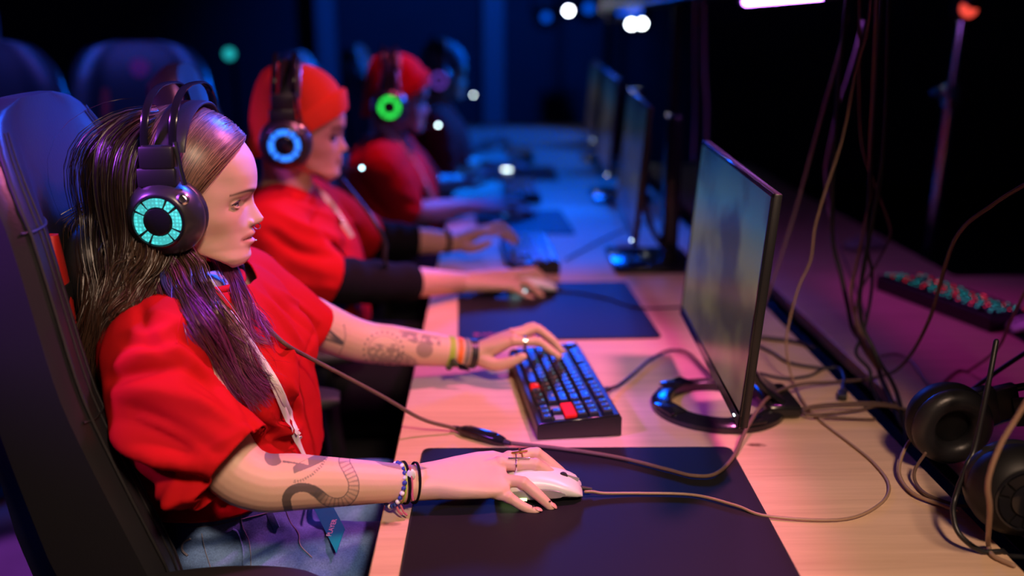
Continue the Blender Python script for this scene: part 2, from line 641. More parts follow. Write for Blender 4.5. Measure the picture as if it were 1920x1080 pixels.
M['led_teal'] = glow('teal_light', (0.06, 0.62, 0.62), 1.0)
_n = NT(M['led_teal'])
_tc = _n.new('ShaderNodeTexCoord')
_v = _n.new('ShaderNodeTexVoronoi', Scale=210.0, Randomness=0.25)
_n.link(_tc.outputs['Object'], _v.inputs['Vector'])
_r = _n.new('ShaderNodeMapRange')
for _i, _x in ((1, 0.1), (2, 0.55), (3, 1.9), (4, 0.8)):
    _r.inputs[_i].default_value = _x
_n.link(_v.outputs['Distance'], _r.inputs[0])
_n.link(_r.outputs[0], _n.b.inputs['Emission Strength'])
M['led_blue'] = glow('blue_light', (0.02, 0.20, 1.0), 1.6)
M['led_green'] = glow('green_light', (0.03, 1.0, 0.10), 1.3)
M['led_purple'] = glow('purple_light', (0.22, 0.07, 0.75), 0.7)
M['led_white'] = glow('white_light', (0.75, 0.95, 1.0), 14.0)
M['led_tip'] = glow('mic_light', (0.55, 0.9, 1.0), 7.0)
M['led_tube'] = glow('violet_tube', (0.50, 0.16, 1.0), 22.0)
M['glow_far_edge'] = glow('blue_edge_glow', (0.0, 0.10, 1.0), 1.2)  # no lamp: added glow for the blue-lit far edge of the beam
M['led_lime'] = glow('lime_light', (0.70, 1.0, 0.35), 3.0)
M['led_cyan'] = glow('cyan_light', (0.02, 0.55, 0.60), 0.9)
M['led_red'] = glow('red_key_light', (1.0, 0.03, 0.06), 4.0)
M['led_keys'] = glow('teal_key_light', (0.02, 0.55, 0.60), 2.6)
M['legend'] = glow('key_legend_light', (0.10, 0.42, 0.50), 0.9)
M['legend_warm'] = glow('key_legend_warm_light', (0.5, 0.22, 0.16), 0.8)
M['lens'] = glow('lamp_lens', (0.8, 0.9, 1.0), 30.0)
M['lens_blue'] = glow('blue_lamp_lens', (0.0, 0.10, 0.9), 0.9)
M['lens_red'] = glow('red_lamp_lens', (1.0, 0.08, 0.05), 1.0)
# ================================================================== the setting
struct('floor', MB().box((0, 3.5, -0.02), (9, 10.6, 0.04)), M['floor'])
struct('wall_back', MB().box((0, 8.0, 1.6), (9, 0.1, 3.3)), M['wall'])
struct('wall_left', MB().box((-4.4, 3.5, 1.6), (0.1, 10.6, 3.3)), M['wall'])
struct('wall_right', MB().box((4.4, 3.5, 1.6), (0.1, 10.6, 3.3)), M['wall'])
struct('ceiling', MB().box((0, 3.5, 3.28), (9, 10.6, 0.06)), M['ceiling'])
struct('trim_1', MB().box((0.02, 7.75, 1.6), (0.17, 0.25, 3.2), 0.03), M['column'])
struct('trim_2', MB().box((-1.27, 7.75, 1.6), (0.14, 0.2, 3.2), 0.03), M['column'])
struct('trim_3', MB().box((-2.55, 5.0, 1.6), (0.20, 0.12, 3.2), 0.02), M['column'])
struct('baseboard_back', MB().box((0, 7.935, 0.05), (8.7, 0.03, 0.1), 0.004), M['black'])

# ================================================================== desks
DESK_F, DESK_B, TOP = -0.149, 0.633, 0.75


def desk(y0, y1, x0, x1, label, group=None):
    cx, cy = (x0 + x1) / 2, (y0 + y1) / 2
    t = thing('desk', label, 'desk', (cx, cy, 0), group)
    part('tabletop', MB().box((cx, cy, TOP - 0.0135), (x1 - x0, y1 - y0 - 0.003, 0.027), 0.002, 1), M['wood'], t)
    for sx in (x0 + 0.09, x1 - 0.06):
        for sy in (y0 + 0.10, y1 - 0.10):
            part('leg', MB().box((sx, sy, (TOP - 0.027) / 2), (0.05, 0.05, TOP - 0.027), 0.004, 1), M['steel'], t)
    part('crossbar', MB().box((x1 - 0.06, cy, 0.62), (0.03, y1 - y0 - 0.25, 0.05), 0.003, 1), M['steel'], t)
    return t


desk(0.32, 2.415, DESK_F, DESK_B, 'pine-topped desk nearest the camera under two large black mouse pads', 'desks of the player row')
desk(2.415, 4.515, DESK_F, DESK_B, 'blue-lit pine desk beyond the first one where the player with the green headset sits', 'desks of the player row')
desk(4.515, 6.4, DESK_F, DESK_B, 'farthest blue-lit desk at the end of the player row', 'desks of the player row')
desk(0.32, 2.415, 0.70, 1.47, 'purple-lit desk on the far side of the cable gap with a rainbow keyboard', 'desks of the opposite row')
desk(2.415, 4.515, 0.70, 1.20, 'dark second desk of the opposite row behind the hanging cables', 'desks of the opposite row')

tray = thing('cable_tray', 'black metal cable tray in the gap between the two desk rows', 'cable tray', (0.666, 2.4, 0.60))
part('tray_floor', MB().box((0.666, 2.4, 0.64), (0.06, 4.1, 0.006), 0.001, 1), M['steel'], tray)
for sx in (0.639, 0.694):
    part('tray_side', MB().box((sx, 2.4, 0.675), (0.004, 4.1, 0.07), 0.001, 1), M['steel'], tray)
part('tray_bracket', MB().box((0.6665, 0.45, 0.66), (0.06, 0.03, 0.03), 0.002, 1), M['steel'], tray)

# overhead beam with the violet tube, cables hang from it; far strip imitates its lit edge
beam = thing('overhead_beam', 'dark overhead beam above the gap between the desk rows, holding lights and cables', 'beam', (0.70, 3.4, 1.45))
part('box_section', MB().box((0.72, 3.2, 1.52), (0.16, 5.3, 0.11), 0.006, 2), M['steel'], beam)
part('lower_flange', MB().box((0.72, 3.2, 1.462), (0.20, 5.3, 0.008), 0.002, 1), M['steel'], beam)
for yy in (0.62, 3.6, 5.7):
    part('post', MB().box((0.6665, yy, 0.73), (0.035, 0.035, 1.45), 0.003, 1), M['steel'], beam)
for y0, y1, lab, lm_ in ((1.95, 2.62, 'bright violet light tube under the overhead beam above the near monitor', 'led_tube'), (4.3, 5.2, 'glowing blue strip standing in for the lit far edge of the overhead beam', 'glow_far_edge')):
    cy = (y0 + y1) / 2
    t = thing('light_tube', lab, 'light', (0.66, cy, 1.44))
    part('tube', MB().tube([(0.66, y0 + .02, 1.436), (0.66, y1 - .02, 1.436)], 0.010, 12), M[lm_], t)
    for e in (y0, y1):
        part('end_cap', MB().box((0.66, e, 1.442), (0.028, 0.03, 0.034), 0.004, 2), M['black'], t)

# ================================================================== mouse pads
def mouse_pad(c, size, rz, label, rc=0.012, mark=False):
    t = thing('mouse_pad', label, 'mouse pad', (c[0], c[1], TOP))
    a = np.linspace(0, PI / 2, 6)
    hx, hy = size[0] / 2 - rc, size[1] / 2 - rc
    poly = []
    for k, (sx, sy) in enumerate(((1, 1), (-1, 1), (-1, -1), (1, -1))):
        for q in a:
            th = q + k * PI / 2
            poly.append((sx * hx + rc * math.cos(th), sy * hy + rc * math.sin(th), 0))
    poly = np.array(poly) + A(c[0], c[1], TOP + 0.0004)
    part('cloth', MB().prism(poly, (0, 0, 0.0032)), M['pad'], t, smooth=False)
    ring = np.vstack([poly, poly[:2]]) + A(0, 0, 0.0022)
    part('stitched_edge', MB().tube(ring, 0.0014, 6), M['padedge'], t)
    if mark:
        mk = MB()
        for i, (dx, w) in enumerate(((0, .014), (.018, .010), (.030, .012), (.044, .008))):
            mk.box((c[0] - size[0] / 2 + 0.03 + dx + w / 2, c[1] - size[1] / 2 + 0.035, TOP + 0.0038), (w * .85, 0.012 if i % 2 else 0.016, 0.0004))
        part('printed_mark', mk, mat('red_print', (0.30, 0.02, 0.05), 0.6), t, smooth=False)
    t.rotation_euler.z = rz
    return t


mouse_pad((0.126, 1.14), (0.47, 0.46), -0.01, 'large black mouse pad under the white mouse with the lime light')
mouse_pad((0.133, 2.13), (0.42, 0.45), 0.035, 'large navy-lit mouse pad in front of the player in the orange beanie', mark=True)
mouse_pad((0.10, 3.14), (0.30, 0.40), 0.05, 'blue-lit mouse pad of the player with the green headset light')
mouse_pad((0.12, 4.22), (0.32, 0.40), 0.0, 'dark mouse pad of the farthest player at the desk row')
mouse_pad((1.28, 1.86), (0.38, 0.40), 0.0, 'black mouse pad on the purple-lit opposite desk')


# ================================================================== monitors
def monitor(A0, B0, scr, label, group, ring=True, base_yaw=0.0):
    """A0: near bottom corner of the panel's front, B0: far bottom corner."""
    A0, B0 = A(*A0), A(*B0)
    w = np.linalg.norm(B0 - A0)
    u = unit(B0 - A0)
    lean = 0.075
    nx = unit(np.cross(u, (0, 0, 1)))            # points to the back (+x)
    if nx[0] < 0:
        nx = -nx
    v = unit(np.array([0, 0, 1.0]) * math.cos(lean) + nx * math.sin(lean))
    nb = unit(np.cross(u, v))
    if nb[0] < 0:
        nb = -nb
    h = 0.338
    Mx = np.column_stack([nb, u, v])
    c = (A0 + B0) / 2 + v * h / 2
    bx = (A0 + B0) / 2 + nb * 0.075
    bx[2] = TOP
    t = thing('monitor', label, 'monitor', (bx[0], bx[1], TOP), group)
    part('panel', MB().box(c + nb * 0.007, (0.012, w, h), 0.003, 2, Mx), M['black'], t)
    # bezel, four thin strips proud of the display
    for dv, du, sv, su in ((-h / 2 + .010, 0, .018, w), (h / 2 - .003, 0, .006, w), (0, -w / 2 + .003, h, .006), (0, w / 2 - .003, h, .006)):
        part('bezel', MB().box(c + v * dv + u * du, (0.004, su, sv), 0.001, 1, Mx), M['gloss'], t)
    q = MB().box((0, 0, 0), (0.001, w - .012, h - .026), 0)
    me = q.mesh('display', scr, False)
    o = bpy.data.objects.new('display', me)
    COL.objects.link(o)
    o.parent = t
    o.matrix_local = Matrix.Translation(Vector(c + v * .007 - nb * .0002 - np.array(t.location))) @ Matrix(Mx.tolist()).to_4x4()
    bk = MB()
    bk.loft([(c + nb * .012, u * w * .42, v * h * .42), (c + nb * .030, u * w * .33, v * h * .33), (c + nb * .036, u * w * .26, v * h * .25)], 32, 5)
    part('rear_housing', bk, M['black'], t)
    part('power_light', MB().box(A0 + u * .03 + v * .008 - nb * .002, (0.002, .006, .002), 0, 1, Mx), M['led_white'], t)
    # neck: wide blade sweeping back and down to the base
    nk = MB()
    p0, p1, p2 = c - v * .05 + nb * .03, c - v * .17 + nb * .072, A(c[0], c[1], TOP + .022) + nx * .115
    st = []
    for q in spline([p0, p1, p2], 10):
        st.append((q, u * 0.045, nb * 0.010))
    nk.loft(st, 20, 4)
    part('neck', nk, M['gloss'], t)
    bc = A(c[0], c[1], TOP) + nx * 0.012
    if ring:
        rg = MB()
        rr = []
        for i in range(49):
            a = i * 2 * PI / 48
            d = np.array([math.cos(a), math.sin(a), 0])
            ro, ri = 0.112, 0.079
            cc = bc
            rr.append([cc + d * ri + A(0, 0, .0005), cc + d * ro + A(0, 0, .0005), cc + d * ro + A(0, 0, .009), cc + d * (ro - .006) + A(0, 0, .014), cc + d * (ri + .004) + A(0, 0, .017), cc + d * ri + A(0, 0, .014)])
        rg.rings(rr, cap=False)
        part('base_ring', rg, M['gloss'], t)
        for a in (2.2, 3.55, 5.0):
            d = np.array([math.cos(a), math.sin(a), 0])
            part('ring_plate', MB().box(bc + d * .096 + A(0, 0, .0155), (.033, .052, .006), .002, 2, Matrix.Rotation(a, 3, 'Z')), M['gloss'], t)
        part('neck_foot', MB().box(bc + nx * .098 + A(0, 0, .014), (.06, .11, .024), .008, 3), M['gloss'], t)
    else:
        part('base_plate', MB().box(bc + nx * .05 + A(0, 0, .008), (.22, .26, .014), .006, 2), M['gloss'], t)
        part('column', MB().box(bc + nx * .10 + A(0, 0, .2), (.04, .07, .40), .008, 2), M['gloss'], t)
    return t


GM = 'monitors along the player row'
monitor((0.349, 1.270, 0.826), (0.366, 1.80, 0.836), screen_mat('game_view_olive', 1.3, 0.43), 'nearest monitor showing a blurred olive and blue game view on a black ring stand', GM)
monitor((0.345, 2.315, 0.855), (0.370, 2.85, 0.865), screen_mat('game_view_dim', 4.1, 0.10), 'second monitor along the row, its screen nearly dark and its top edge blue-lit', GM, ring=False)
monitor((0.405, 3.36, 0.86), (0.420, 3.89, 0.87), screen_mat('game_view_green', 7.7, 0.14), 'third monitor along the row with a dim green-blue screen', GM, ring=False)
monitor((0.46, 4.40, 0.86), (0.475, 4.93, 0.87), screen_mat('game_view_far', 9.2, 0.12), 'farthest monitor of the row beside the third one', GM, ring=False)


# ================================================================== keyboards
U = 0.0188
ROWS = [
    [(1.25, 'k'), (1.25, 'k'), (1.25, 'k'), (6.25, 'k'), (1.25, 'r'), (1.25, 'k'), (1.25, 'k'), (1.25, 'k'), (0.35, ' '), (1, 'k'), (1, 'k'), (1, 'k')],
    [(2.25, 'k')] + [(1, 'k')] * 10 + [(2.75, 'k'), (0.35, ' '), (1, 'g'), (1, 'k'), (1, 'g')],
    [(1.75, 'k')] + [(1, 'k')] * 11 + [(2.25, 'k'), (0.35, ' '), (3, 'R')],
    [(1.5, 'k')] + [(1, 'k')] * 12 + [(1.5, 'k'), (0.35, ' '), (1, 'k'), (1, 'k'), (1, 'k')],
    [(1, 'k')] * 13 + [(2, 'k'), (0.35, ' '), (1, 'k'), (1, 'k'), (1, 'k')],
    [(1, 'k'), (1, ' ')] + [(1, 'k')] * 4 + [(.5, ' ')] + [(1, 'k')] * 4 + [(.5, ' ')] + [(1, 'k')] * 4 + [(0.35, ' '), (1, 'k'), (1, 'k'), (1, 'k')],
]
KW, KD = 18.35 * U, 0.135
KEYCACHE = {}


def key_mesh(w, material, h=0.0085):
    k = (round(w, 2), material.name)
    if k not in KEYCACHE:
        wy, wx = w * U - 0.0018, U - 0.0018
        m = MB()
        R = []
        for z, s in ((0, 0.0), (h * .75, .0012), (h, .0032)):
            R.append([(sx * (wx / 2 - s), sy * (wy / 2 - s), z) for sx, sy in ((1, 1), (-1, 1), (-1, -1), (1, -1))])
        m.rings(R)
        KEYCACHE[k] = m.mesh('key', material, False)
    return KEYCACHE[k]


def keyboard(loc, rz, label, single=True, legends=('legend', 'legend_warm'), badge=True):
    t = thing('keyboard', label, 'keyboard', (0, 0, 0), 'keyboards on the desks')
    case = MB()
    # wedge: lower at the front
    hw, hd = KW / 2 + .009, KD / 2
    pts = [(-hd, 0.002), (hd, 0.002), (hd, 0.032), (hd - .003, .034), (-hd + .003, .025), (-hd, .023)]
    case.prism([(x, -hw, z) for x, z in pts], (0, 2 * hw, 0))
    part('case', case, M['black'], t, smooth=False)
    for sy in (-1, 1):
        rim = MB().box((0, sy * (hw - .002), .0305), (2 * hd - .006, .0035, .005), .001, 1, Matrix.Rotation(-0.071, 3, 'Y'))
        part('rim', rim, M['gloss'], t)
    joined, lg, lg2 = MB(), MB(), MB()
    allred = MB()
    nleg = 0
    tilt = Matrix.Rotation(-0.071, 3, 'Y')
    tn = np.array(tilt)
    for r, row in enumerate(ROWS):
        y = KW / 2
        x = -hd + .014 + (r + .5) * U * 0.985 + (0.004 if r == 5 else 0) - .004
        for w, c in row:
            cy = y - w * U / 2
            y -= w * U
            if c == ' ':
                continue
            z = 0.0245 + (x + hd) * 0.071
            if c == 'g':
                b = MB().box((x, cy, z + .002), (U * .8, w * U * .8, .003), .0008, 1)
                part('switch_cover', b, M['greykey'], t, smooth=False)
                continue
            if c == 'R':
                if badge:
                    part('badge_plate', MB().box((x, cy, z + .0045), (U * .98, w * U * .92, .006), .001, 1, tilt), M['redkey'], t, 'red plate between the arrow keys and the editing keys', smooth=False)
                continue
            mt = M['redkey'] if c == 'r' else M['key']
            if single:
                o = bpy.data.objects.new('key', key_mesh(w, mt))
                COL.objects.link(o)
                o.parent = t
                o.location = (x, cy, z)
                o.rotation_euler = (0, -0.071, 0)
                if c == 'r':
                    o['label'] = 'red key beside the space bar'
            else:
                km = key_mesh(w, mt)
                joined.add([tn @ np.array(v.co) + A(x, cy, z) for v in km.vertices], [tuple(p.vertices) for p in km.polygons])
            top = A(x, cy, z) + tn @ A(0.0035, 0, .0087)
            mbx = lg2 if (nleg * 7 + r) % 5 < 2 else lg
            nleg += 1
            for kk in range(1 if w < 2.5 else 2):
                mbx.box(top + A(0, (kk - .5) * .004 if w >= 2.5 else 0, 0), (.0030, .0024 if w < 2 else .004, .0003), 0, 1, tilt)
    if not single:
        part('keys', joined, M['key'], t, smooth=False, kind='stuff')
    part('key_legends', lg, M[legends[0]], t, smooth=False, kind='stuff')
    part('warm_key_legends', lg2, M[legends[1]], t, smooth=False, kind='stuff')
    return place(t, (loc[0], loc[1], TOP), rz)


keyboard((0.117, 1.592), 0.104, 'black keyboard with two red accents in front of the nearest monitor, under her left hand')
keyboard((0.10, 2.625), 0.05, 'dark keyboard under the left hand of the player in the orange beanie', single=False, badge=False)
keyboard((0.11, 3.66), 0.0, 'blue-lit keyboard of the player with the green headset light', single=False, badge=False)
keyboard((0.13, 4.72), 0.0, 'farthest keyboard of the player row', single=False, badge=False)
keyboard((1.06, 2.13), PI + 0.30, 'rainbow-lit keyboard on the purple opposite desk', single=False, legends=('led_keys', 'led_red'), badge=False)


# ================================================================== mice
def mouse(loc, rz, label, led, body='white', shell2='grey'):
    t = thing('computer_mouse', label, 'mouse', (0, 0, 0), 'computer mice on the pads')
    def st(scale=1.0, zoff=0.0, x0=-.060, x1=.060, lo=0.004):
        out = []
        for k in np.linspace(0, 1, 17):
            x = x0 + (x1 - x0) * k
            q = (x + .060) / .120
            h = smooth_interp(q, [0, .06, .2, .4, .65, .85, .96, 1], [.006, .020, .033, .038, .034, .026, .018, .010])
            wv = smooth_interp(q, [0, .05, .2, .4, .6, .8, .95, 1], [.010, .022, .031, .0305, .0285, .030, .027, .020])
            out.append((A(x, 0, lo + (h - lo) / 2 + zoff), A(0, wv * scale, 0), A(0, 0, (h - lo) / 2 * scale)))
        return out
    part('shell', MB().loft(st(), 28, 2.6), M[body], t)
    base = MB().loft([(A(0, 0, .0016), A(.050, 0, 0), A(0, .024, 0)), (A(0, 0, .006), A(.055, 0, 0), A(0, .0285, 0))], 32, 2.6)
    part('base', base, M['black'], t)
    for s in (-1, 1):
        sd = MB()
        R = []
        for k in np.linspace(.16, .80, 12):
            x = -.060 + .120 * k
            wv = smooth_interp(k, [0, .05, .2, .4, .6, .8, .95, 1], [.010, .022, .031, .0305, .0285, .030, .027, .020])
            hh = .0075 * math.sin(PI * (k - .16) / .64) ** .5 + .0012
            R.append([A(x, s * (wv * .97), .014 - hh), A(x, s * (wv + .0012), .014 - hh * .8), A(x, s * (wv + .0012), .014 + hh * .8), A(x, s * (wv * .95), .014 + hh)])
        sd.rings(R)
        part('side_grip', sd, M[shell2], t)
    part('wheel', MB().lathe((.034, -.003, .0262), [(.002, 0), (.0060, .0005), (.0064, .003), (.0060, .0055), (.002, .006)], (0, 1, 0), 20), M['rubber'], t)
    part('button_groove', MB().box((.046, 0, .0245), (.020, .0008, .005), 0, 1, Matrix.Rotation(.32, 3, 'Y')), M['grey'], t, smooth=False)
    ls = MB()
    ls.tube([(-.050, -.0232, .0075), (-.040, -.0285, .008), (-.028, -.0320, .008), (-.016, -.0330, .008)], .0021, 8)
    part('light_strip', ls, M[led], t)
    part('cable_sleeve', MB().tube([(.058, 0, .009), (.066, 0, .008), (.074, 0, .007)], [.0036, .0032, .0026], 10), M['rubber'], t)
    return place(t, (loc[0], loc[1], TOP + 0.0034), rz)


mouse((0.062, 1.220), -0.03, 'white mouse with a lime light strip held in her right hand', 'led_lime')
mouse((0.095, 2.275), 0.0, 'white mouse with a blue-white light under the hand of the player in the orange beanie', 'led_tip')
mouse((0.085, 3.24), 0.05, 'dark blue-lit mouse under the hand of the player with the green headset', 'led_blue', 'grey', 'black')
mouse((0.10, 4.30), 0.0, 'mouse with a white light on the farthest pad', 'led_white', 'white')
mouse((1.15, 1.93), PI, 'mouse with a teal light on the purple opposite desk', 'led_cyan', 'white')
mouse((1.08, 2.72), PI + .2, 'blue-lit mouse on the dark second desk of the opposite row', 'led_blue', 'grey')


# ================================================================== headsets
def headset(loc, rz, label, led, mic=((-.01, .095, -.035), (.03, .092, -.070), (.056, .060, -.092), (.0625, .048, -.118)), led_tip='led_tip', rx=0.0, ry=0.0, strap=.062):
    t = thing('headset', label, 'headset', (0, 0, 0), 'gaming headsets')
    cx, cz = -.026, -.013
    for s in (-1, 1):
        c = A(cx, 0, cz)
        ax = unit((-.06 if s < 0 else -.06, s, -.03))
        b = c + A(0, s * .070, 0)
        cu = MB().torus(b + ax * .008, .036, .0145, 40, 12, ax, sq=1.0)
        cup = MB().lathe(b, [(.030, .012), (.0485, .014), (.0515, .022), (.0505, .031), (.045, .044), (.037, .052), (.0345, .0535)], ax, 48)
        pc = part('ear_cup', cup, M['satin'], t)
        part('cushion', cu, M['leather'], pc)
        part('face_ring', MB().lathe(b, [(.0345, .050), (.0345, .0555), (.0325, .0562), (.0315, .0535)], ax, 48, cap=False), M['gloss'], pc)
        part('hub', MB().lathe(b, [(.0175, .052), (.0175, .0565), (.0155, .0575), (.001, .0578)], ax, 32), M['gloss'], pc)
        part('face_plate', MB().lathe(b, [(.032, .0505), (.032, .0522), (.001, .0524)], ax, 32), M['black'], pc)
        u = unit(np.cross(ax, (0, 0, 1)))
        w = np.cross(u, ax) * (1 if np.cross(u, ax)[2] > 0 else -1)
        u = u * (1 if u[0] > 0 else -1)
        for k in range(4):
            for big in (True, False):
                mid = k * PI / 2 + (0 if big else PI / 4) + .10
                half = math.radians(27.5 if big else 10)
                aa = np.linspace(mid - half, mid + half, 9 if big else 5)
                R = []
                for a in aa:
                    d = u * math.cos(a) + w * math.sin(a)
                    R.append([b + ax * h + d * r for r, h in ((.0195, .052), (.0195, .0560), (.0305, .0560), (.0305, .052))])
                part('light_segment', MB().rings(R), M[led], pc)
        # chrome plug socket on the upper front of the cup
        d = unit(u * .75 + w * .66)
        part('socket', MB().lathe(b + d * .0405 + ax * .042, [(.0035, .0), (.0078, .001), (.0082, .006), (.0055, .0075), (.0045, .004)], unit(ax + d * .6), 20), M['silver'], pc, 'silver ring around the cable socket')
        # yoke
        y0 = s * .104
        yk = MB().box((cx - .004, y0, .040), (.050, .020, .026), .004, 2).box((cx - .002, y0 + s * .002, .066), (.044, .018, .030), .004, 2)
        part('yoke', yk, M['black'], t)
        yk2 = MB().tube([(cx + .030, y0 + s * .004, .030), (cx + .026, y0 + s * .004, .052), (cx + .022, y0 + s * .002, .085)], .0035, 8)
        part('adjust_rod', yk2, M['chrome'], t, 'chrome adjusting rod')
    # two thin arches
    for dx in (-.020, .016):
        P = []
        for a in np.linspace(0, PI, 33):
            P.append((cx + dx + .002 + .006 * math.sin(a), -.104 * math.copysign(abs(math.cos(a)) ** .72, math.cos(a)), .078 + .075 * math.sin(a) ** .78))
        st = []
        P = np.array(P)
        T = np.gradient(P, axis=0)
        for p, tt in zip(P, T):
            nrm = unit(np.cross(unit(tt), (1, 0, 0)))
            st.append((p, A(.0053, 0, 0), nrm * .0020))
        part('arch', MB().loft(st, 12, 3), M['gloss'], t)
    # padded strap that lies on the hair
    st = []
    for a in np.linspace(.10, PI - .10, 31):
        p = A(cx + .010 + .006 * math.sin(a), -.097 * math.copysign(abs(math.cos(a)) ** .9, math.cos(a)), .064 + strap * math.sin(a))
        q = unit((0, -math.cos(a), math.sin(a) * .9))
        st.append((p, A(.0205, 0, 0), q * .0035))
    part('head_strap', MB().loft(st, 16, 3.2), M['leather'], t)
    if mic:
        m = spline(mic, 18)
        bo = part('mic_boom', MB().tube(m, .0032, 8), M['rubber'], t)
        e = unit(m[-1] - m[-2])
        part('mic', MB().tube([m[-1], m[-1] + e * .012], .0042, 12, round_ends=True), M['gloss'], bo)
        part('mic_light', MB().ball(m[-1] + e * .016, .0040, 12, 8), M[led_tip], bo)
    return place(t, loc, rz, rot=(rx, ry, rz))
# ================================================================== gaming chairs (local: origin on the floor, faces +x)
def chair(label, group='gaming chairs', emblem=False, pillow=True):
    t = thing('gaming_chair', label, 'chair', (0, 0, 0), group)
    zs = np.concatenate([np.linspace(.50, 1.24, 30), [1.26, 1.275, 1.287, 1.294, 1.297]])
    def prof(z):
        hw = smooth_interp(z, [.50, .60, .75, .95, 1.05, 1.13, 1.20, 1.26, 1.285, 1.297], [.235, .262, .28, .277, .264, .252, .238, .200, .155, .08])
        we = lerp(z, [.50, .72, .95, 1.16, 1.25, 1.3], [.085, .085, .048, .024, .008, .0])
        xf = smooth_interp(z, [.50, .72, .95, 1.16, 1.297], [-.150, -.178, -.217, -.240, -.268])
        th = lerp(z, [.50, .75, 1.1, 1.26, 1.297], [.11, .125, .10, .075, .03])
        return hw, we, xf, th
    R = []
    for z in zs:
        hw, we, xf, th = prof(z)
        ys = np.concatenate([np.linspace(-1, -.55, 8), np.linspace(-.45, .45, 7), np.linspace(.55, 1, 8)])
        front = []
        for y in ys:
            k = max(0.0, (abs(y) - .52) / .48)
            bump = math.sin(min(1, k * 1.15) * PI * .62) ** .9 / math.sin(PI * .62) ** .9 if k > 0 else 0
            edge = max(0, (abs(y) - .9) / .1)
            groove = -.005 * min(1, max(0, (1.05 - z) / .15)) * math.exp(-((abs(y) - .53) / .03) ** 2)
            front.append((xf + we * min(1.0, bump) - .022 * edge ** 2 + groove, y * hw, z))
        back = [(xf + we * .55 * (abs(y) > .8) - th * (1 - .25 * abs(y) ** 3), y * hw * .97, z) for y in ys[::-1]]
        R.append(front + back)
    b = part('backrest', MB().rings(R), M['leather'], t)
    # piping and stitched seams along both wings
    for s in (-1, 1):
        for yy, rr, dx, ztop in ((.53, .0035, .004, .97), (.80, .0015, .0006, 1.262), (.86, .0015, .0006, 1.262), (.94, .0026, .001, 1.268)):
            P = []
            for z in np.linspace(.56, ztop, 26):
                hw, we, xf, th = prof(z)
                k = max(0.0, (yy - .52) / .48)
                bump = math.sin(min(1, k * 1.15) * PI * .62) ** .9 / math.sin(PI * .62) ** .9 if k > 0 else 0
                P.append((xf + we * min(1, bump) - .022 * max(0, (yy - .9) / .1) ** 2 + dx, s * yy * hw, z))
            part('seam', MB().tube(P, rr, 6), M['stitch'], b)
        for zz in (.93, 1.155):
            hw, we, xf, th = prof(zz)
            P = []
            for y in np.linspace(.54, .97, 10):
                k = (y - .52) / .48
                bump = math.sin(min(1, k * 1.15) * PI * .62) ** .9 / math.sin(PI * .62) ** .9
                P.append((xf + we * min(1, bump) - .022 * max(0, (y - .9) / .1) ** 2 + .0008, s * y * hw, zz))
            part('seam', MB().tube(P, .0018, 6), M['stitch'], b)
        # red-lined slot beside the headrest
        st = []
        for z in np.linspace(1.00, 1.13, 9):
            hw, we, xf, th = prof(z)
            k = math.sin(PI * (z - .995) / .14)
            st.append((A(xf + .004, s * hw * .50, z), A(.010, 0, 0), A(0, .008 + .010 * k, 0)))
        part('slot_lining', MB().loft(st, 12, 3), M['redpad'], b, 'red lining of the slot beside the headrest')
    if pillow:
        pl = MB()
        st = []
        for k in np.linspace(0, 1, 13):
            z = .965 + .165 * k
            hw, we, xf, th = prof(z)
            q = math.sin(PI * min(.985, max(.015, k))) ** .38
            st.append((A(xf + .030, 0, z), A(.040 * q, 0, 0), A(0, .128 * (.72 + .28 * k) * q ** .5, 0)))
        pl.loft(st, 32, 3.4)
        p = part('pillow', pl, M['leather'], t)
        for s in (-1, 1):
            part('strap', MB().box((prof(1.05)[2] + .012, s * .150, 1.055), (.004, .06, .024), .001, 1), M['stitch'], p)
    sx = []
    for x in np.linspace(-.20, .27, 16):
        k = (x + .20) / .47
        hw = .235 + .03 * math.sin(PI * k)
        ys = np.linspace(-1, 1, 17)
        rnd = .03 * max(0, (k - .8) / .2) ** 2
        top = [(x, y * hw, .475 + .035 * max(0, abs(y) - .6) / .4 * (1 - .4 * k) - rnd - .02 * max(0, (abs(y) - .93) / .07)) for y in ys]
        bot = [(x, y * hw * .96, .385 + rnd * .5) for y in ys[::-1]]
        sx.append(top + bot)
    part('seat', MB().rings(sx), M['leather'], t)
    for s in (-1, 1):
        a = part('armrest', MB().tube([(.0, s * .30, .42), (.02, s * .335, .50), (.0, s * .325, .70)], .019, 10), M['black'], t)
        pd = MB()
        st = []
        for x in np.linspace(-.14, .095, 14):
            k = (x + .14) / .235
            q = min(1, math.sin(PI * min(.985, max(.015, k))) ** .25)
            st.append((A(x, s * (.310 + .01 * k), .716), A(0, .048 * q, 0), A(0, 0, .018 * q)))
        pd.loft(st, 20, 3.2)
        part('arm_pad', pd, M['rubber'], a)
    part('tilt_mechanism', MB().box((0, 0, .355), (.26, .20, .06), .01, 2), M['steel'], t)
    part('gas_lift', MB().lathe((0, 0, .10), [(.03, 0), (.03, .14), (.018, .145), (.018, .24)], (0, 0, 1), 20), M['steel'], t)
    for k in range(5):
        a = k * 2 * PI / 5 + .3
        d = A(math.cos(a), math.sin(a), 0)
        lg = part('leg', MB().loft([(A(0, 0, .115) + d * r, np.cross(d, (0, 0, 1)) * w, A(0, 0, h)) for r, w, h in ((.02, .032, .022), (.16, .026, .018), (.30, .020, .013))], 12, 3), M['black'], t)
        part('caster', MB().lathe(d * .30 + A(0, 0, .036) - np.cross(d, (0, 0, 1)) * .022, [(.01, 0), (.03, .002), (.033, .01), (.033, .034), (.03, .042), (.01, .044)], np.cross(d, (0, 0, 1)), 16), M['rubber'], lg)
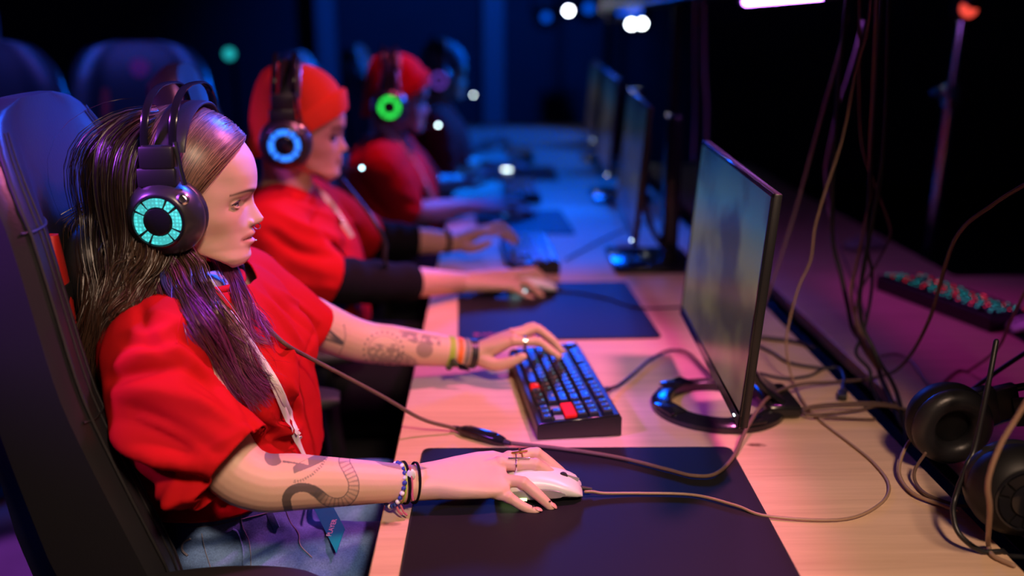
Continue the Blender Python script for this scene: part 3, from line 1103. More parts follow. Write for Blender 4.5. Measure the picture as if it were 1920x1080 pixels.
    if emblem:
        hw, we, xf, th = prof(1.21)
        part('emblem', MB().lathe((xf - .004, 0, 1.20), [(.001, .012), (.034, .012), (.036, .008), (.036, 0)], (1, 0, .12), 28), mat('emblem_red', (.75, .03, .10), .5), t, 'round red emblem on the headrest')
    return t


ch = chair('black leatherette gaming chair with double-stitched wings that the woman sits in', pillow=True)
place(ch, (-0.345, 1.370, -.008), 0.11)
c2 = dup(ch)
place(c2, (-0.41, 2.24, 0), 0.17, 'gaming chair with a purple-lit wing behind the player in the orange beanie')
c3 = dup(ch)
place(c3, (-0.36, 3.28, 0), 0.0, 'blue-lit gaming chair behind the player with the green headset light')
c4 = dup(ch)
place(c4, (-0.30, 4.32, 0), 0.0, 'gaming chair of the farthest player, mostly hidden by the players before it')
ce = chair('empty blue-lit gaming chair with a red emblem, behind the woman near the left edge', emblem=True, pillow=False)
place(ce, (-1.42, 2.80, 0.04), -1.0)
ce2 = dup(ce)
place(ce2, (-1.25, 3.55, 0.02), -1.25, 'empty blue-lit gaming chair with a red emblem, above the headset arches of the woman')

# ================================================================== people
FZ = [.112, .108, .100, .085, .070, .057, .047, .030, .012, .004, -.0067, -.016, -.0271, -.0382, -.0479, -.055, -.065, -.072, -.0788, -.0906, -.0991, -.1042, -.107]
FX = [-.005, .020, .042, .066, .0795, .0875, .0915, .0943, .0932, .0902, .0845, .0805, .0785, .0790, .0812, .0808, .0792, .0785, .0770, .0768, .0722, .0640, .050]
BZ = [.112, .100, .085, .060, .030, 0, -.03, -.05, -.065, -.075, -.086, -.095, -.1042, -.107]
BX = [-.020, -.055, -.075, -.0895, -.0945, -.092, -.083, -.066, -.035, -.006, .022, .040, .048, .046]
WZ = [.112, .105, .090, .060, .030, 0, -.02, -.05, -.07, -.085, -.095, -.1042, -.107]
WX = [.010, .032, .052, .067, .0715, .0712, .0690, .0625, .0560, .0475, .0380, .0230, .008]
NZ = [.0, -.004, -.016, -.0271, -.0382, -.0436, -.0479, -.0505]
NX = [.0, .0008, .0075, .0148, .0205, .0168, .0062, .0]


def head_point(d, y, z, th, w, nose=1.0, jaw=1.0):
    g = lambda v, c, s: math.exp(-((v - c) / s) ** 2)
    fr = max(0.0, math.cos(th))
    if fr > 0.02:
        ay = abs(y)
        n = lerp(-z, [-x for x in NZ], NX) * nose
        sw = lerp(-z, [.0, .016, .034, .042, .05], [.0062, .0068, .0098, .0112, .0115])
        d += n * math.exp(-(y / sw) ** 2)
        d += .0035 * g(z, .004, .0065) * g(ay, .026, .018)                  # brow
        d -= .0105 * g(z, -.0105, .0095) * g(ay, .033, .0135)               # eye socket
        d -= .0028 * g(z, -.0105, .0075) * g(ay, .044, .007)
        d -= .0055 * g(z, -.0095, .008) * g(ay, .0155, .006)
        d += .0045 * g(z, -.011, .0075) * g(ay, .0335, .010)                # lids over the eyeball
        d += .0030 * g(z, -.034, .013) * g(ay, .046, .015)                  # cheek
        d -= .0022 * g(z, -.052, .010) * g(ay, .030, .008)
        d += .0060 * g(z, -.0590, .0052) * math.exp(-(y / .0165) ** 4)      # lips
        d += .0066 * g(z, -.0708, .0046) * math.exp(-(y / .0150) ** 4)
        d -= .0042 * g(z, -.0651, .0017) * math.exp(-(y / .021) ** 4)
        d -= .0018 * g(z, -.0662, .004) * g(ay, .0245, .004)
        d -= .0012 * g(z, -.053, .005) * g(y, 0, .003)
        d += .0016 * g(z, -.092, .008) * g(y, 0, .014) * jaw
    if abs(y) > .02:
        s = 1 if y > 0 else -1
        y += s * .0025 * g(z, -.028, .016) * g(d, .035, .022)
        y -= s * .0030 * g(z, -.055, .014) * g(d, .030, .018)               # hollow cheek
        y -= s * .0030 * g(z, .020, .016) * g(d, .052, .016)                # temple
    return d, y, z


def head_mb(mb, T, nz=150, nt=140, nose=1.0, jaw=1.0, width=1.0):
    R = []
    for i in range(nz):
        k = i / (nz - 1)
        z = -.107 + .219 * k
        f, b, w = smooth_interp(z, FZ, FX), smooth_interp(z, BZ, BX), smooth_interp(z, WZ, WX) * width
        xw = lerp(z, [-.107, -.09, -.075, -.05, 0, .03, .1], [.048, .040, .014, .0, -.008, -.014, -.010])
        xw = min(max(xw, b + .004), f - .004)
        ef = lerp(z, [-.107, -.095, -.07, -.05, -.02, .03, .06, .11], [1.9, 1.75, 1.72, 1.78, 1.95, 2.25, 2.15, 2.0])
        ring = []
        for j in range(nt):
            th = 2 * PI * j / nt
            c, s = math.cos(th), math.sin(th)
            e = ef if c > 0 else 2.1
            y = w * math.copysign(abs(s) ** (2 / e), s)
            d = xw + (f - xw if c > 0 else xw - b) * math.copysign(abs(c) ** (2 / e), c)
            ring.append(T(*head_point(d, y, z, th, w, nose, jaw)))
        R.append(ring)
    mb.rings(R)
    for s in (-1, 1):                                                       # wings of the nose
        c = T(.0765, s * .0105, -.0420)
        mb.ball(c, (.0095, .0062, .0062), 14, 10)
    return mb


def ear(mb, T, s):
    P = [T(-.024 + .016 * math.cos(a) - .008 * math.sin(a), s * (.072 + .010 * (math.cos(a) < .3)), -.010 + .029 * math.sin(a)) for a in np.linspace(-1.6, 3.6, 16)]
    mb.tube(P, .0048, 8, round_ends=True)
    mb.ball(T(-.024, s * .073, -.012), (.013, .006, .022))


def hand_mb(mb, w, lat_w, fingers, thumb, sc=1.0, wr=(.027, .0195)):
    """w wrist centre; fingers: index, middle, ring, little, each knuckle/joint/joint/tip."""
    Ms = np.array([f[0] for f in fingers])
    mean = Ms.mean(axis=0)
    lat = unit(Ms[0] - Ms[-1])
    fw = unit(mean - w)
    lat_w = unit(lat_w - fw * (lat_w @ fw))
    lat = unit(lat - fw * (lat @ fw))
    span = np.linalg.norm(Ms[0] - Ms[-1]) / 2
    def fr(l, a, b):
        return l * a, unit(np.cross(fw, l)) * b
    st = []
    for k, a, b in ((-.25, wr[0] * .98, wr[1]), (0, wr[0], wr[1]), (.25, wr[0] * 1.12, wr[1] * .98), (.5, span * .72 + .012, .0168 * sc), (.8, span * .95 + .009, .0145 * sc), (1.0, span + .007, .0115 * sc), (1.1, span + .002, .008)):
        l = unit(lat_w * (1 - max(0, min(1, k))) + lat * max(0, min(1, k)))
        U_, V_ = fr(l, a, b)
        st.append((w + (mean - w) * k - unit(np.cross(fw, l)) * 0.0, U_, V_))
    mb.loft(st, 28, 2.4)
    for i, f in enumerate(fingers):
        f = [np.asarray(q) for q in f]
        r = np.array([.0100, .0098, .0090, .0086, .0078, .0064]) * sc * (1.0, 1.02, .97, .86)[i]
        pts = [w + (f[0] - w) * .55, f[0], f[0] * .5 + f[1] * .5, f[1], f[2], f[3]]
        P = spline(pts, 22)
        rr = np.interp(np.linspace(0, 5, 22), range(6), r)
        mb.tube(P, rr, 14, round_ends=True)
        mb.ball(f[0] + A(0, 0, .001), .0108 * sc * (1, 1.02, .97, .86)[i], 12, 8)
        mb.ball(f[1], .0099 * sc * (1, 1.02, .97, .86)[i], 12, 8)
    th = [np.asarray(q) for q in thumb]
    P = spline(th, 18)
    rr = np.interp(np.linspace(0, len(th) - 1, 18), range(len(th)), np.array([.014, .0150, .0120, .0105, .0085][-len(th):]) * sc)
    mb.tube(P, rr, 14, round_ends=True)
    return mb


def nails(parent, fingers, thumb, material, sc=1.0):
    for f in list(fingers) + [thumb]:
        a, b = np.asarray(f[-2]), np.asarray(f[-1])
        d = unit(b - a)
        up = unit(A(0, 0, 1) - d * d[2])
        c = b + up * .0052 * sc + d * .001
        m = np.column_stack([d, np.cross(up, d), up])
        part('fingernail', MB().ball(c, (.0058 * sc, .0046 * sc, .0016), 12, 6, m), material, parent)


def seg_dist(px_, py_, pts):
    """distance of image points to a polyline and the arc-length fraction."""
    pts = np.asarray(pts, float)
    best = np.full(len(px_), 1e9)
    frac = np.zeros(len(px_))
    L = np.concatenate([[0], np.cumsum(np.linalg.norm(np.diff(pts, axis=0), axis=1))])
    for i in range(len(pts) - 1):
        a, b = pts[i], pts[i + 1]
        ab = b - a
        t = np.clip(((px_ - a[0]) * ab[0] + (py_ - a[1]) * ab[1]) / (ab @ ab), 0, 1)
        d = np.hypot(px_ - a[0] - t * ab[0], py_ - a[1] - t * ab[1])
        m = d < best
        best[m] = d[m]
        frac[m] = (L[i] + t[m] * math.sqrt(ab @ ab)) / L[-1]
    return best, frac


def inside(px_, py_, poly):
    r = np.zeros(len(px_), bool)
    n = len(poly)
    for i in range(n):
        x0, y0 = poly[i]
        x1, y1 = poly[(i + 1) % n]
        c = ((y0 > py_) != (y1 > py_)) & (px_ < (x1 - x0) * (py_ - y0) / (y1 - y0 + 1e-9) + x0)
        r ^= c
    return r


def folds(V, N, lst):
    """cloth folds: (a, b, width, depth): ridge (+) or groove (-) along a line from a to b."""
    out = np.zeros(len(V))
    for a, b, w, dp in lst:
        a, b = np.asarray(a, float), np.asarray(b, float)
        ab = b - a
        t = ((V - a) @ ab) / (ab @ ab)
        tc = np.clip(t, 0, 1)
        d = np.linalg.norm(V - a - tc[:, None] * ab, axis=1)
        fade = np.sin(PI * np.clip(tc * .9 + .05, 0, 1)) ** .6
        out += dp * np.exp(-(d / w) ** 2) * fade
    return V + N * out[:, None]


def surf_folds(V, F, N, lst):
    """cloth folds given as lines over the visible side of a cloth: (points, width, depth), laid on the surface itself."""
    bvh = BVHTree.FromPolygons([Vector(v) for v in V], F)
    out = np.zeros(len(V))
    for pts, w, dp in lst:
        Q = []
        for x, y in spline(pts, 26):
            h = bvh.ray_cast(Vector(CAM), Vector(unit(ray(x, y))))
            if h[0] is not None:
                Q.append(np.array(h[0]))
        if len(Q) < 4:
            continue
        Q = np.array(Q)
        near = np.where(np.min(np.linalg.norm(V[:, None] - Q[None, ::5], axis=2), axis=1) < .08)[0]
        D = np.linalg.norm(V[near][:, None] - Q[None], axis=2)
        j = D.argmin(axis=1)
        fade = np.sin(PI * (j / (len(Q) - 1) * .88 + .06)) ** .7
        d = D[np.arange(len(near)), j]
        out[near] += dp * np.exp(-(d / w) ** 2) * fade
    return V + N * out[:, None]


def vnoise(V, scale, amp, seed=0):
    return np.array([noise.noise(Vector(v * scale + seed)) for v in V]) * amp


def cut(V, F, planes):
    """opens the cloth cleanly along each (point, axis, radius) plane near that point."""
    bm = bmesh.new()
    vs = [bm.verts.new(v) for v in V]
    for f in F:
        bm.faces.new([vs[i] for i in f])
    for p, ax, r in planes:
        p, ax = np.asarray(p), unit(ax)
        fs = [f for f in bm.faces if np.linalg.norm(np.array(f.calc_center_median()) - p) < r]
        gm = list({v for f in fs for v in f.verts}) + list({e for f in fs for e in f.edges}) + fs
        bmesh.ops.bisect_plane(bm, geom=gm, dist=1e-6, plane_co=Vector(p - ax * .006), plane_no=Vector(ax))
        dead = [f for f in bm.faces if np.linalg.norm(np.array(f.calc_center_median()) - p) < r and (np.array(f.calc_center_median()) - p) @ ax > -.006]
        bmesh.ops.delete(bm, geom=dead, context='FACES')
    bmesh.ops.delete(bm, geom=[v for v in bm.verts if not v.link_faces], context='VERTS')
    bm.verts.index_update()
    V2 = np.array([v.co for v in bm.verts])
    F2 = [tuple(v.index for v in f.verts) for f in bm.faces]
    bm.free()
    return V2, F2


def solidify(o, t):
    m = o.modifiers.new('thickness', 'SOLIDIFY')
    m.thickness = t
    m.offset = -1
    return o


def ribbons(curves, widths, colors, name, material, parent, normals=None):
    """flat hair strands: curves (n, k, 3)."""
    C = np.asarray(curves)
    n, k, _ = C.shape
    T = np.gradient(C, axis=1)
    T /= np.linalg.norm(T, axis=2)[..., None] + 1e-9
    if normals is None:
        R = RNG.normal(size=(n, 1, 3)) + np.array([.0, -1.0, .35])
        normals = np.repeat(R, k, axis=1)
    Sd = np.cross(T, normals)
    Sd /= np.linalg.norm(Sd, axis=2)[..., None] + 1e-9
    tap = np.interp(np.linspace(0, 1, k), [0, .1, .7, 1], [.7, 1, 1, .25])
    W_ = np.asarray(widths)[:, None, None] * tap[None, :, None]
    V = np.stack([C - Sd * W_, C + Sd * W_], axis=2).reshape(-1, 3)
    i = np.arange(n)[:, None] * (2 * k) + np.arange(k - 1)[None, :] * 2
    F = np.stack([i, i + 1, i + 3, i + 2], axis=2).reshape(-1, 4)
    me = bpy.data.meshes.new(name)
    me.vertices.add(len(V))
    me.vertices.foreach_set('co', (V - base_of(parent)).ravel())
    me.loops.add(F.size)
    me.loops.foreach_set('vertex_index', F.ravel())
    me.polygons.add(len(F))
    me.polygons.foreach_set('loop_start', np.arange(len(F)) * 4)
    me.polygons.foreach_set('loop_total', np.full(len(F), 4))
    me.polygons.foreach_set('use_smooth', np.ones(len(F), bool))
    me.update(calc_edges=True)
    me.materials.append(material)
    ca = me.color_attributes.new('Col', 'FLOAT_COLOR', 'POINT')
    c = np.ones((n, k, 2, 4))
    c[..., :3] = np.asarray(colors)[:, :, None, :] if np.asarray(colors).ndim == 3 else np.asarray(colors)[:, None, None, :]
    ca.data.foreach_set('color', c.ravel())
    me.validate()
    o = bpy.data.objects.new(name, me)
    COL.objects.link(o)
    o.parent = parent
    o['kind'] = 'stuff'
    return o


SKIN = A(.66, .43, .34)
# ================================================================== the woman
def local_frame(O, yaw, pitch=0.0, roll=0.0):
    O = np.asarray(O, float)
    Rm = np.array(Matrix.Rotation(yaw, 3, 'Z') @ Matrix.Rotation(pitch, 3, 'Y') @ Matrix.Rotation(roll, 3, 'X'))
    return (lambda d, y, z: O + Rm @ np.array([d, y, z])), (lambda V: (np.asarray(V) - O) @ Rm)


def surf(bvh, x, y, off=0.0, Y=None):
    r = unit(ray(x, y))
    h = bvh.ray_cast(Vector(CAM), Vector(r))
    if h[0] is None:
        return at(x, y, Y) if Y else None
    return np.array(h[0]) - r * off


def refine(V, F, test, color_fn=None):
    """splits the faces whose centre passes test once, so that finer marks fit on the skin."""
    bm = bmesh.new()
    vs = [bm.verts.new(v) for v in V]
    for f in F:
        try:
            bm.faces.new([vs[i] for i in f])
        except ValueError:
            pass
    bm.faces.ensure_lookup_table()
    C = np.array([np.mean([V[i] for i in (v.index for v in f.verts)], axis=0) if False else f.calc_center_median() for f in bm.faces])
    ok = test(C)
    es = set()
    for f, k in zip(bm.faces, ok):
        if k:
            es.update(f.edges)
    bmesh.ops.subdivide_edges(bm, edges=list(es), cuts=1, use_grid_fill=True)
    bm.normal_update()
    bm.verts.index_update()
    V2 = np.array([v.co for v in bm.verts])
    N2 = np.array([v.normal for v in bm.verts])
    F2 = [tuple(v.index for v in f.verts) for f in bm.faces]
    bm.free()
    return V2, F2, N2


OW = A(-.425, 1.36, 1.15)
TW, IW = local_frame(OW, math.radians(12))
woman = thing('person', 'woman with long brown hair, red t-shirt and tattooed forearms playing at the nearest desk', 'person', (-.40, 1.36, 0))

# joints
R_SH, R_EL, R_WR = A(-.435, 1.205, .985), at(452, 903, 1.125), at(778, 905, 1.195)
L_SH, L_EL, L_WR = A(-.405, 1.535, .960), at(668, 640, 1.63), at(893, 664, 1.685)
RF = [[at(955, 860, 1.243), at(1006, 851, 1.252), at(1046, 881, 1.252), at(1073, 905, 1.248)],
      [at(938, 870, 1.223), at(1004, 872, 1.223), at(1037, 892, 1.226), at(1064, 911, 1.226)],
      [at(925, 897, 1.203), at(981, 906, 1.193), at(1012, 931, 1.184), at(1033, 951, 1.179)],
      [at(914, 922, 1.184), at(954, 933, 1.178), at(981, 950, 1.173), at(1006, 960, 1.170)]]
RT_ = [at(830, 895, 1.225), at(880, 885, 1.25), at(930, 895, 1.272), at(975, 908, 1.278)]
LF = [[at(963, 640, 1.662), at(1010, 641, 1.664), at(1033, 657, 1.659), at(1048, 669, 1.655)],
      [at(966, 629, 1.684), at(1008, 617, 1.690), at(1036, 638, 1.686), at(1053, 659, 1.682)],
      [at(960, 626, 1.706), at(1000, 613, 1.716), at(1026, 632, 1.712), at(1044, 652, 1.708)],
      [at(950, 630, 1.726), at(984, 624, 1.742), at(1006, 637, 1.742), at(1022, 651, 1.740)]]
LT_ = [at(908, 676, 1.665), at(930, 684, 1.648), at(957, 679, 1.640), at(980, 669, 1.638)]


def woman_body():
    mb = MB()
    head_mb(mb, TW)
    for s in (-1, 1):
        ear(mb, TW, s)
        for e0, rad in ((.42, .0024), (-.46, .0019)):
            mb.tube([TW(*(A(.0552, s * .0335, -.0105) + .0126 * A(math.cos(e) * math.cos(ph), s * math.cos(e) * math.sin(ph), math.sin(e)))) for ph in np.linspace(-.85, 1.28, 11) for e in [e0 * max(0, math.cos((ph - .2) * 1.4)) ** .8]], rad, 10, round_ends=True)
    mb.tube([TW(-.030, 0, -.03), TW(-.030, 0, -.07), TW(-.034, 0, -.11), TW(-.040, 0, -.15), (-.435, 1.362, .95)], [.050, .049, .047, .050, .075], 28)
    mb.tube([R_SH + A(0, .02, 0), A(-.43, 1.37, .97), L_SH - A(0, .02, 0)], [.045, .06, .045], 20)
    for sh, el, wr, r in ((R_SH, R_EL, R_WR, (.047, .044, .040, .0375, .0365, .0300, .0245, .0225)), (L_SH, L_EL, L_WR, (.046, .043, .039, .0365, .0360, .0300, .0245, .0215))):
        k = [sh, sh * .5 + el * .5, sh * .12 + el * .88, el * .9 + wr * .1, el * .7 + wr * .3, el * .35 + wr * .65, el * .08 + wr * .92, wr + (wr - el) * .04]
        P = spline(k, 40)
        rr = np.interp(np.linspace(0, 7, 40), range(8), r)
        mb.tube(P, rr, 24, round_ends=True)
    hand_mb(mb, R_WR, A(.05, .9, .25), RF, RT_)
    hand_mb(mb, L_WR, A(.0, -1, .1), LF, LT_, .95, (.0255, .0185))
    V, F, N = remesh(mb, .0017, 5, .5)
    x, y = topx(V)

    def fine(C):
        X, Y = topx(C)
        q = IW(C)
        return ((X > 480) & (X < 815) & (Y > 840) & (Y < 965) & (C[:, 1] < 1.32)) | ((X > 590) & (X < 850) & (Y > 590) & (Y < 700)) | ((q[:, 0] > .03) & (np.abs(q[:, 2]) < .09) & (q[:, 2] < .02))
    V, F, N = refine(V, F, fine)
    return V, F, N


def woman_colors(V, N):
    c = np.tile(SKIN, (len(V), 1))
    q = IW(V)
    d, ly, lz = q[:, 0], q[:, 1], q[:, 2]
    head = (lz > -.12) & (np.abs(ly) < .1) & (d > -.12) & (d < .14)
    G = lambda v, m, s: np.exp(-((v - m) / s) ** 2)

    def mix(m, col):
        m = np.clip(m, 0, 1)[:, None]
        c[:] = c * (1 - m) + np.asarray(col) * m
    ay = np.abs(ly)
    # lips, cheeks, nose tip
    lip = head * (d > .055) * np.clip(1.35 - ((ay / .025) ** 2 + ((lz + .0648) / .0098) ** 2), 0, .5) * 1.7
    mix(lip * .75, (.52, .20, .18))
    mix(head * G(ay, .045, .018) * G(lz, -.032, .018) * (d > .02) * .25, (.62, .27, .22))
    mix(head * (d > .055) * G(lz, -.0652, .0011) * (ay < .0225), (.16, .05, .05))
    # brows
    by = np.clip((ay - .012) / .040, 0, 1)
    bz = .0015 + .0075 * np.sin(by * 2.3) - .003 * by
    mix(head * (d > .035) * (ay > .011) * (ay < .054) * G(lz, bz, .0037 * (1.15 - .7 * by)) * (1.45 - .75 * by), (.060, .04, .03))
    # crease above and shadow line under the eye
    mix(head * (d > .04) * G(ay, .033, .012) * G(lz, -.0205, .004) * .30, (.42, .22, .20))
    mix(head * (d > .04) * G(ay, .034, .013) * G(lz, -.0015, .0018) * .35, (.30, .15, .12))
    # nostrils, the dark of unmodelled holes painted on
    mix(head * G(ay, .0085, .0035) * G(lz, -.0482, .0022) * (d > .07) * 1.2, (.12, .04, .04))
    # reddish knuckles and finger ends
    for f in RF + LF:
        for j, w_ in ((0, .016), (1, .011)):
            mix(np.exp(-(np.linalg.norm(V - f[j], axis=1) / w_) ** 2) * .30, (.66, .24, .20))
    X, Y = topx(V)
    jit = vnoise(V, 400, 1.0, 5) if len(V) < 10 else np.zeros(len(V))
    INK = A(.085, .080, .10)
    near = (V[:, 1] < 1.24) & (V[:, 2] < .90) & (N[:, 1] < .55) & (X > 470)
    # near forearm: dark figure with round head
    m = (np.hypot((X - 513) / 1.05, Y - 857) < 16.5) & (np.hypot(X - 543, Y - 851) > 20)
    m |= inside(X, Y, [(530, 863), (560, 868), (596, 850), (618, 853), (604, 866), (582, 876), (551, 888), (549, 876), (556, 870), (530, 867)]) & ~inside(X, Y, [(562, 868), (577, 860), (579, 872)])
    mix(near * m * .78, INK)
    dd, fr = seg_dist(X, Y, [(552, 903), (566, 901), (585, 890), (603, 873), (612, 857)])
    mix(near * (dd < 2.6) * (np.sin(fr * 95) + .6 * np.sin(fr * 41 + Y * 1.3) > -.1) * .6, INK)
    # snake
    dd, fr = seg_dist(X, Y, spline([(541, 958), (537, 936), (545, 921), (562, 914), (580, 916), (596, 925), (610, 937), (628, 944), (648, 940), (661, 925), (663, 905), (655, 885), (646, 868), (646, 858)], 60))
    wd = np.interp(fr, [0, .12, .3, .42, 1], [8, 8.5, 8.5, 9.5, 10])
    dark = np.clip((.50 - fr) / .10, 0, 1)
    mix(near * (dd < wd) * dark * .88, INK * .6)
    mix(near * (np.abs(dd - wd) < 1.1) * (fr > .33) * .65, INK)
    mix(near * (dd < wd) * (fr > .36) * (np.sin(fr * 190) > .35) * .42, INK)
    mix(near * (dd < wd) * (fr > .36) * .10, INK)
    m = inside(X, Y, [(703, 865), (725, 866), (748, 869), (775, 871), (803, 878), (785, 882), (765, 883), (738, 878), (718, 873)])
    mix(near * m * .62, INK)
    # far forearm
    far = (V[:, 1] > 1.52) & (V[:, 1] < 1.70) & (N[:, 1] < .4) & (V[:, 2] < .93)
    for p in ([(607, 605), (620, 622), (638, 641)], [(598, 633), (620, 638), (639, 643)], [(612, 617), (630, 632), (641, 643)], [(615, 628), (632, 640)]):
        dd, fr = seg_dist(X, Y, p)
        mix(far * (dd < 1.2 + 3.2 * fr) * .75, INK)
    dd, fr = seg_dist(X, Y, [(645, 610), (648, 630), (644, 648), (636, 664)])
    mix(far * (dd < 1.9) * (np.sin(fr * 70) > -.3) * .6, INK)
    rr = np.hypot(X - 719, (Y - 658) * 1.05)
    an = np.arctan2(Y - 658, X - 719)
    mix(far * (np.abs(rr - 37) < 2.3) * (np.sin(an * 22) > .1) * .62, INK)
    mix(far * (np.abs(rr - 30) < .9) * .45, INK)
    nn = np.array([noise.noise(Vector((x_ * .11, y_ * .16, 1.7))) if f_ else 0 for x_, y_, f_ in zip(X, Y, far)])
    n3 = np.array([noise.noise(Vector((x_ * .25, y_ * .3, 4.1))) if f_ else 0 for x_, y_, f_ in zip(X, Y, far)])
    mix(far * (rr < 29) * (Y > 645) * (nn + .6 * n3 > -.05) * .55, INK)
    m = inside(X, Y, [(742, 664), (752, 660), (765, 664), (782, 676), (786, 686), (745, 686), (735, 676)])
    mix(far * m * (n3 > -.25) * .6, INK)
    m = inside(X, Y, [(748, 620), (770, 622), (800, 628), (826, 634), (826, 648), (806, 646), (796, 640), (778, 644), (765, 638), (754, 634)])
    mix(far * m * (nn > -.18) * .62, INK)
    mix(far * (np.hypot(X - 796, (Y - 656) * 1.05) < 16) * .55, INK)
    return c


wV, wF, wN = woman_body()
wC = woman_colors(wV, wN)
part('body', raw_mesh('body', wV, wF, M['skin'], base_of(woman), wC), None, woman)
M['nail'] = mat('fingernail', (.62, .33, .28), 0.25, spec=0.5)
M['ink'] = mat('ink_dot', (.03, .02, .025), 0.6)
nails(woman, RF, RT_, M['nail'])
nails(woman, LF, LT_, M['nail'], .95)
for f in (RF[0], RF[1], RF[2], RF[3], LT_):
    d = unit(np.asarray(f[-1]) - np.asarray(f[-2]))
    up = unit(A(0, -.35, 1) - d * (A(0, -.35, 1) @ d))
    part('ink_dot', MB().ball(np.asarray(f[-1]) - d * .007 + up * .0081, (.0018, .0018, .0008), 8, 6), M['ink'], woman, 'small tattooed dot above the nail')

# eyes, lashes, nose ring
for s in (-1, 1):
    ec = TW(.0552, s * .0335, -.0105)
    eb = MB().ball((0, 0, 0), .0124, 32, 24)
    Ve = np.array(eb.v)
    gd = unit(TW(1, 0, -.04) - OW)
    cosang = (Ve / .0124) @ gd
    ce = np.tile(A(.40, .33, .33), (len(Ve), 1))
    ce[cosang > math.cos(.50)] = (.06, .085, .12)
    ce[cosang > math.cos(.26)] = (.004, .004, .004)
    part('eye', raw_mesh('eye', Ve + ec, eb.f, M['eye'], base_of(woman), ce), None, woman)
    lid = [TW(*(A(.0552, s * .0335, -.0105) + .0148 * A(math.cos(e) * math.cos(ph), s * math.cos(e) * math.sin(ph), math.sin(e)))) for ph in np.linspace(-.8, 1.32, 10) for e in [.31 * math.cos((ph - .15) * 1.3)]]
    part('eyelashes', MB().tube(spline(lid, 18), np.interp(np.linspace(0, 1, 18), [0, .3, .8, 1], [.0005, .0010, .0013, .0006]), 6), M['lash'], woman)
part('nose_ring', MB().torus(TW(.0895, 0, -.0505), .0042, .0008, 20, 6, TW(0.25, 1, 0) - OW), M['silver'], woman, 'small silver ring through the septum')
part('lip_stud', MB().ball(TW(.0865, -.006, -.0695), .0014, 8, 6), M['silver'], woman, 'tiny silver stud at the lower lip')

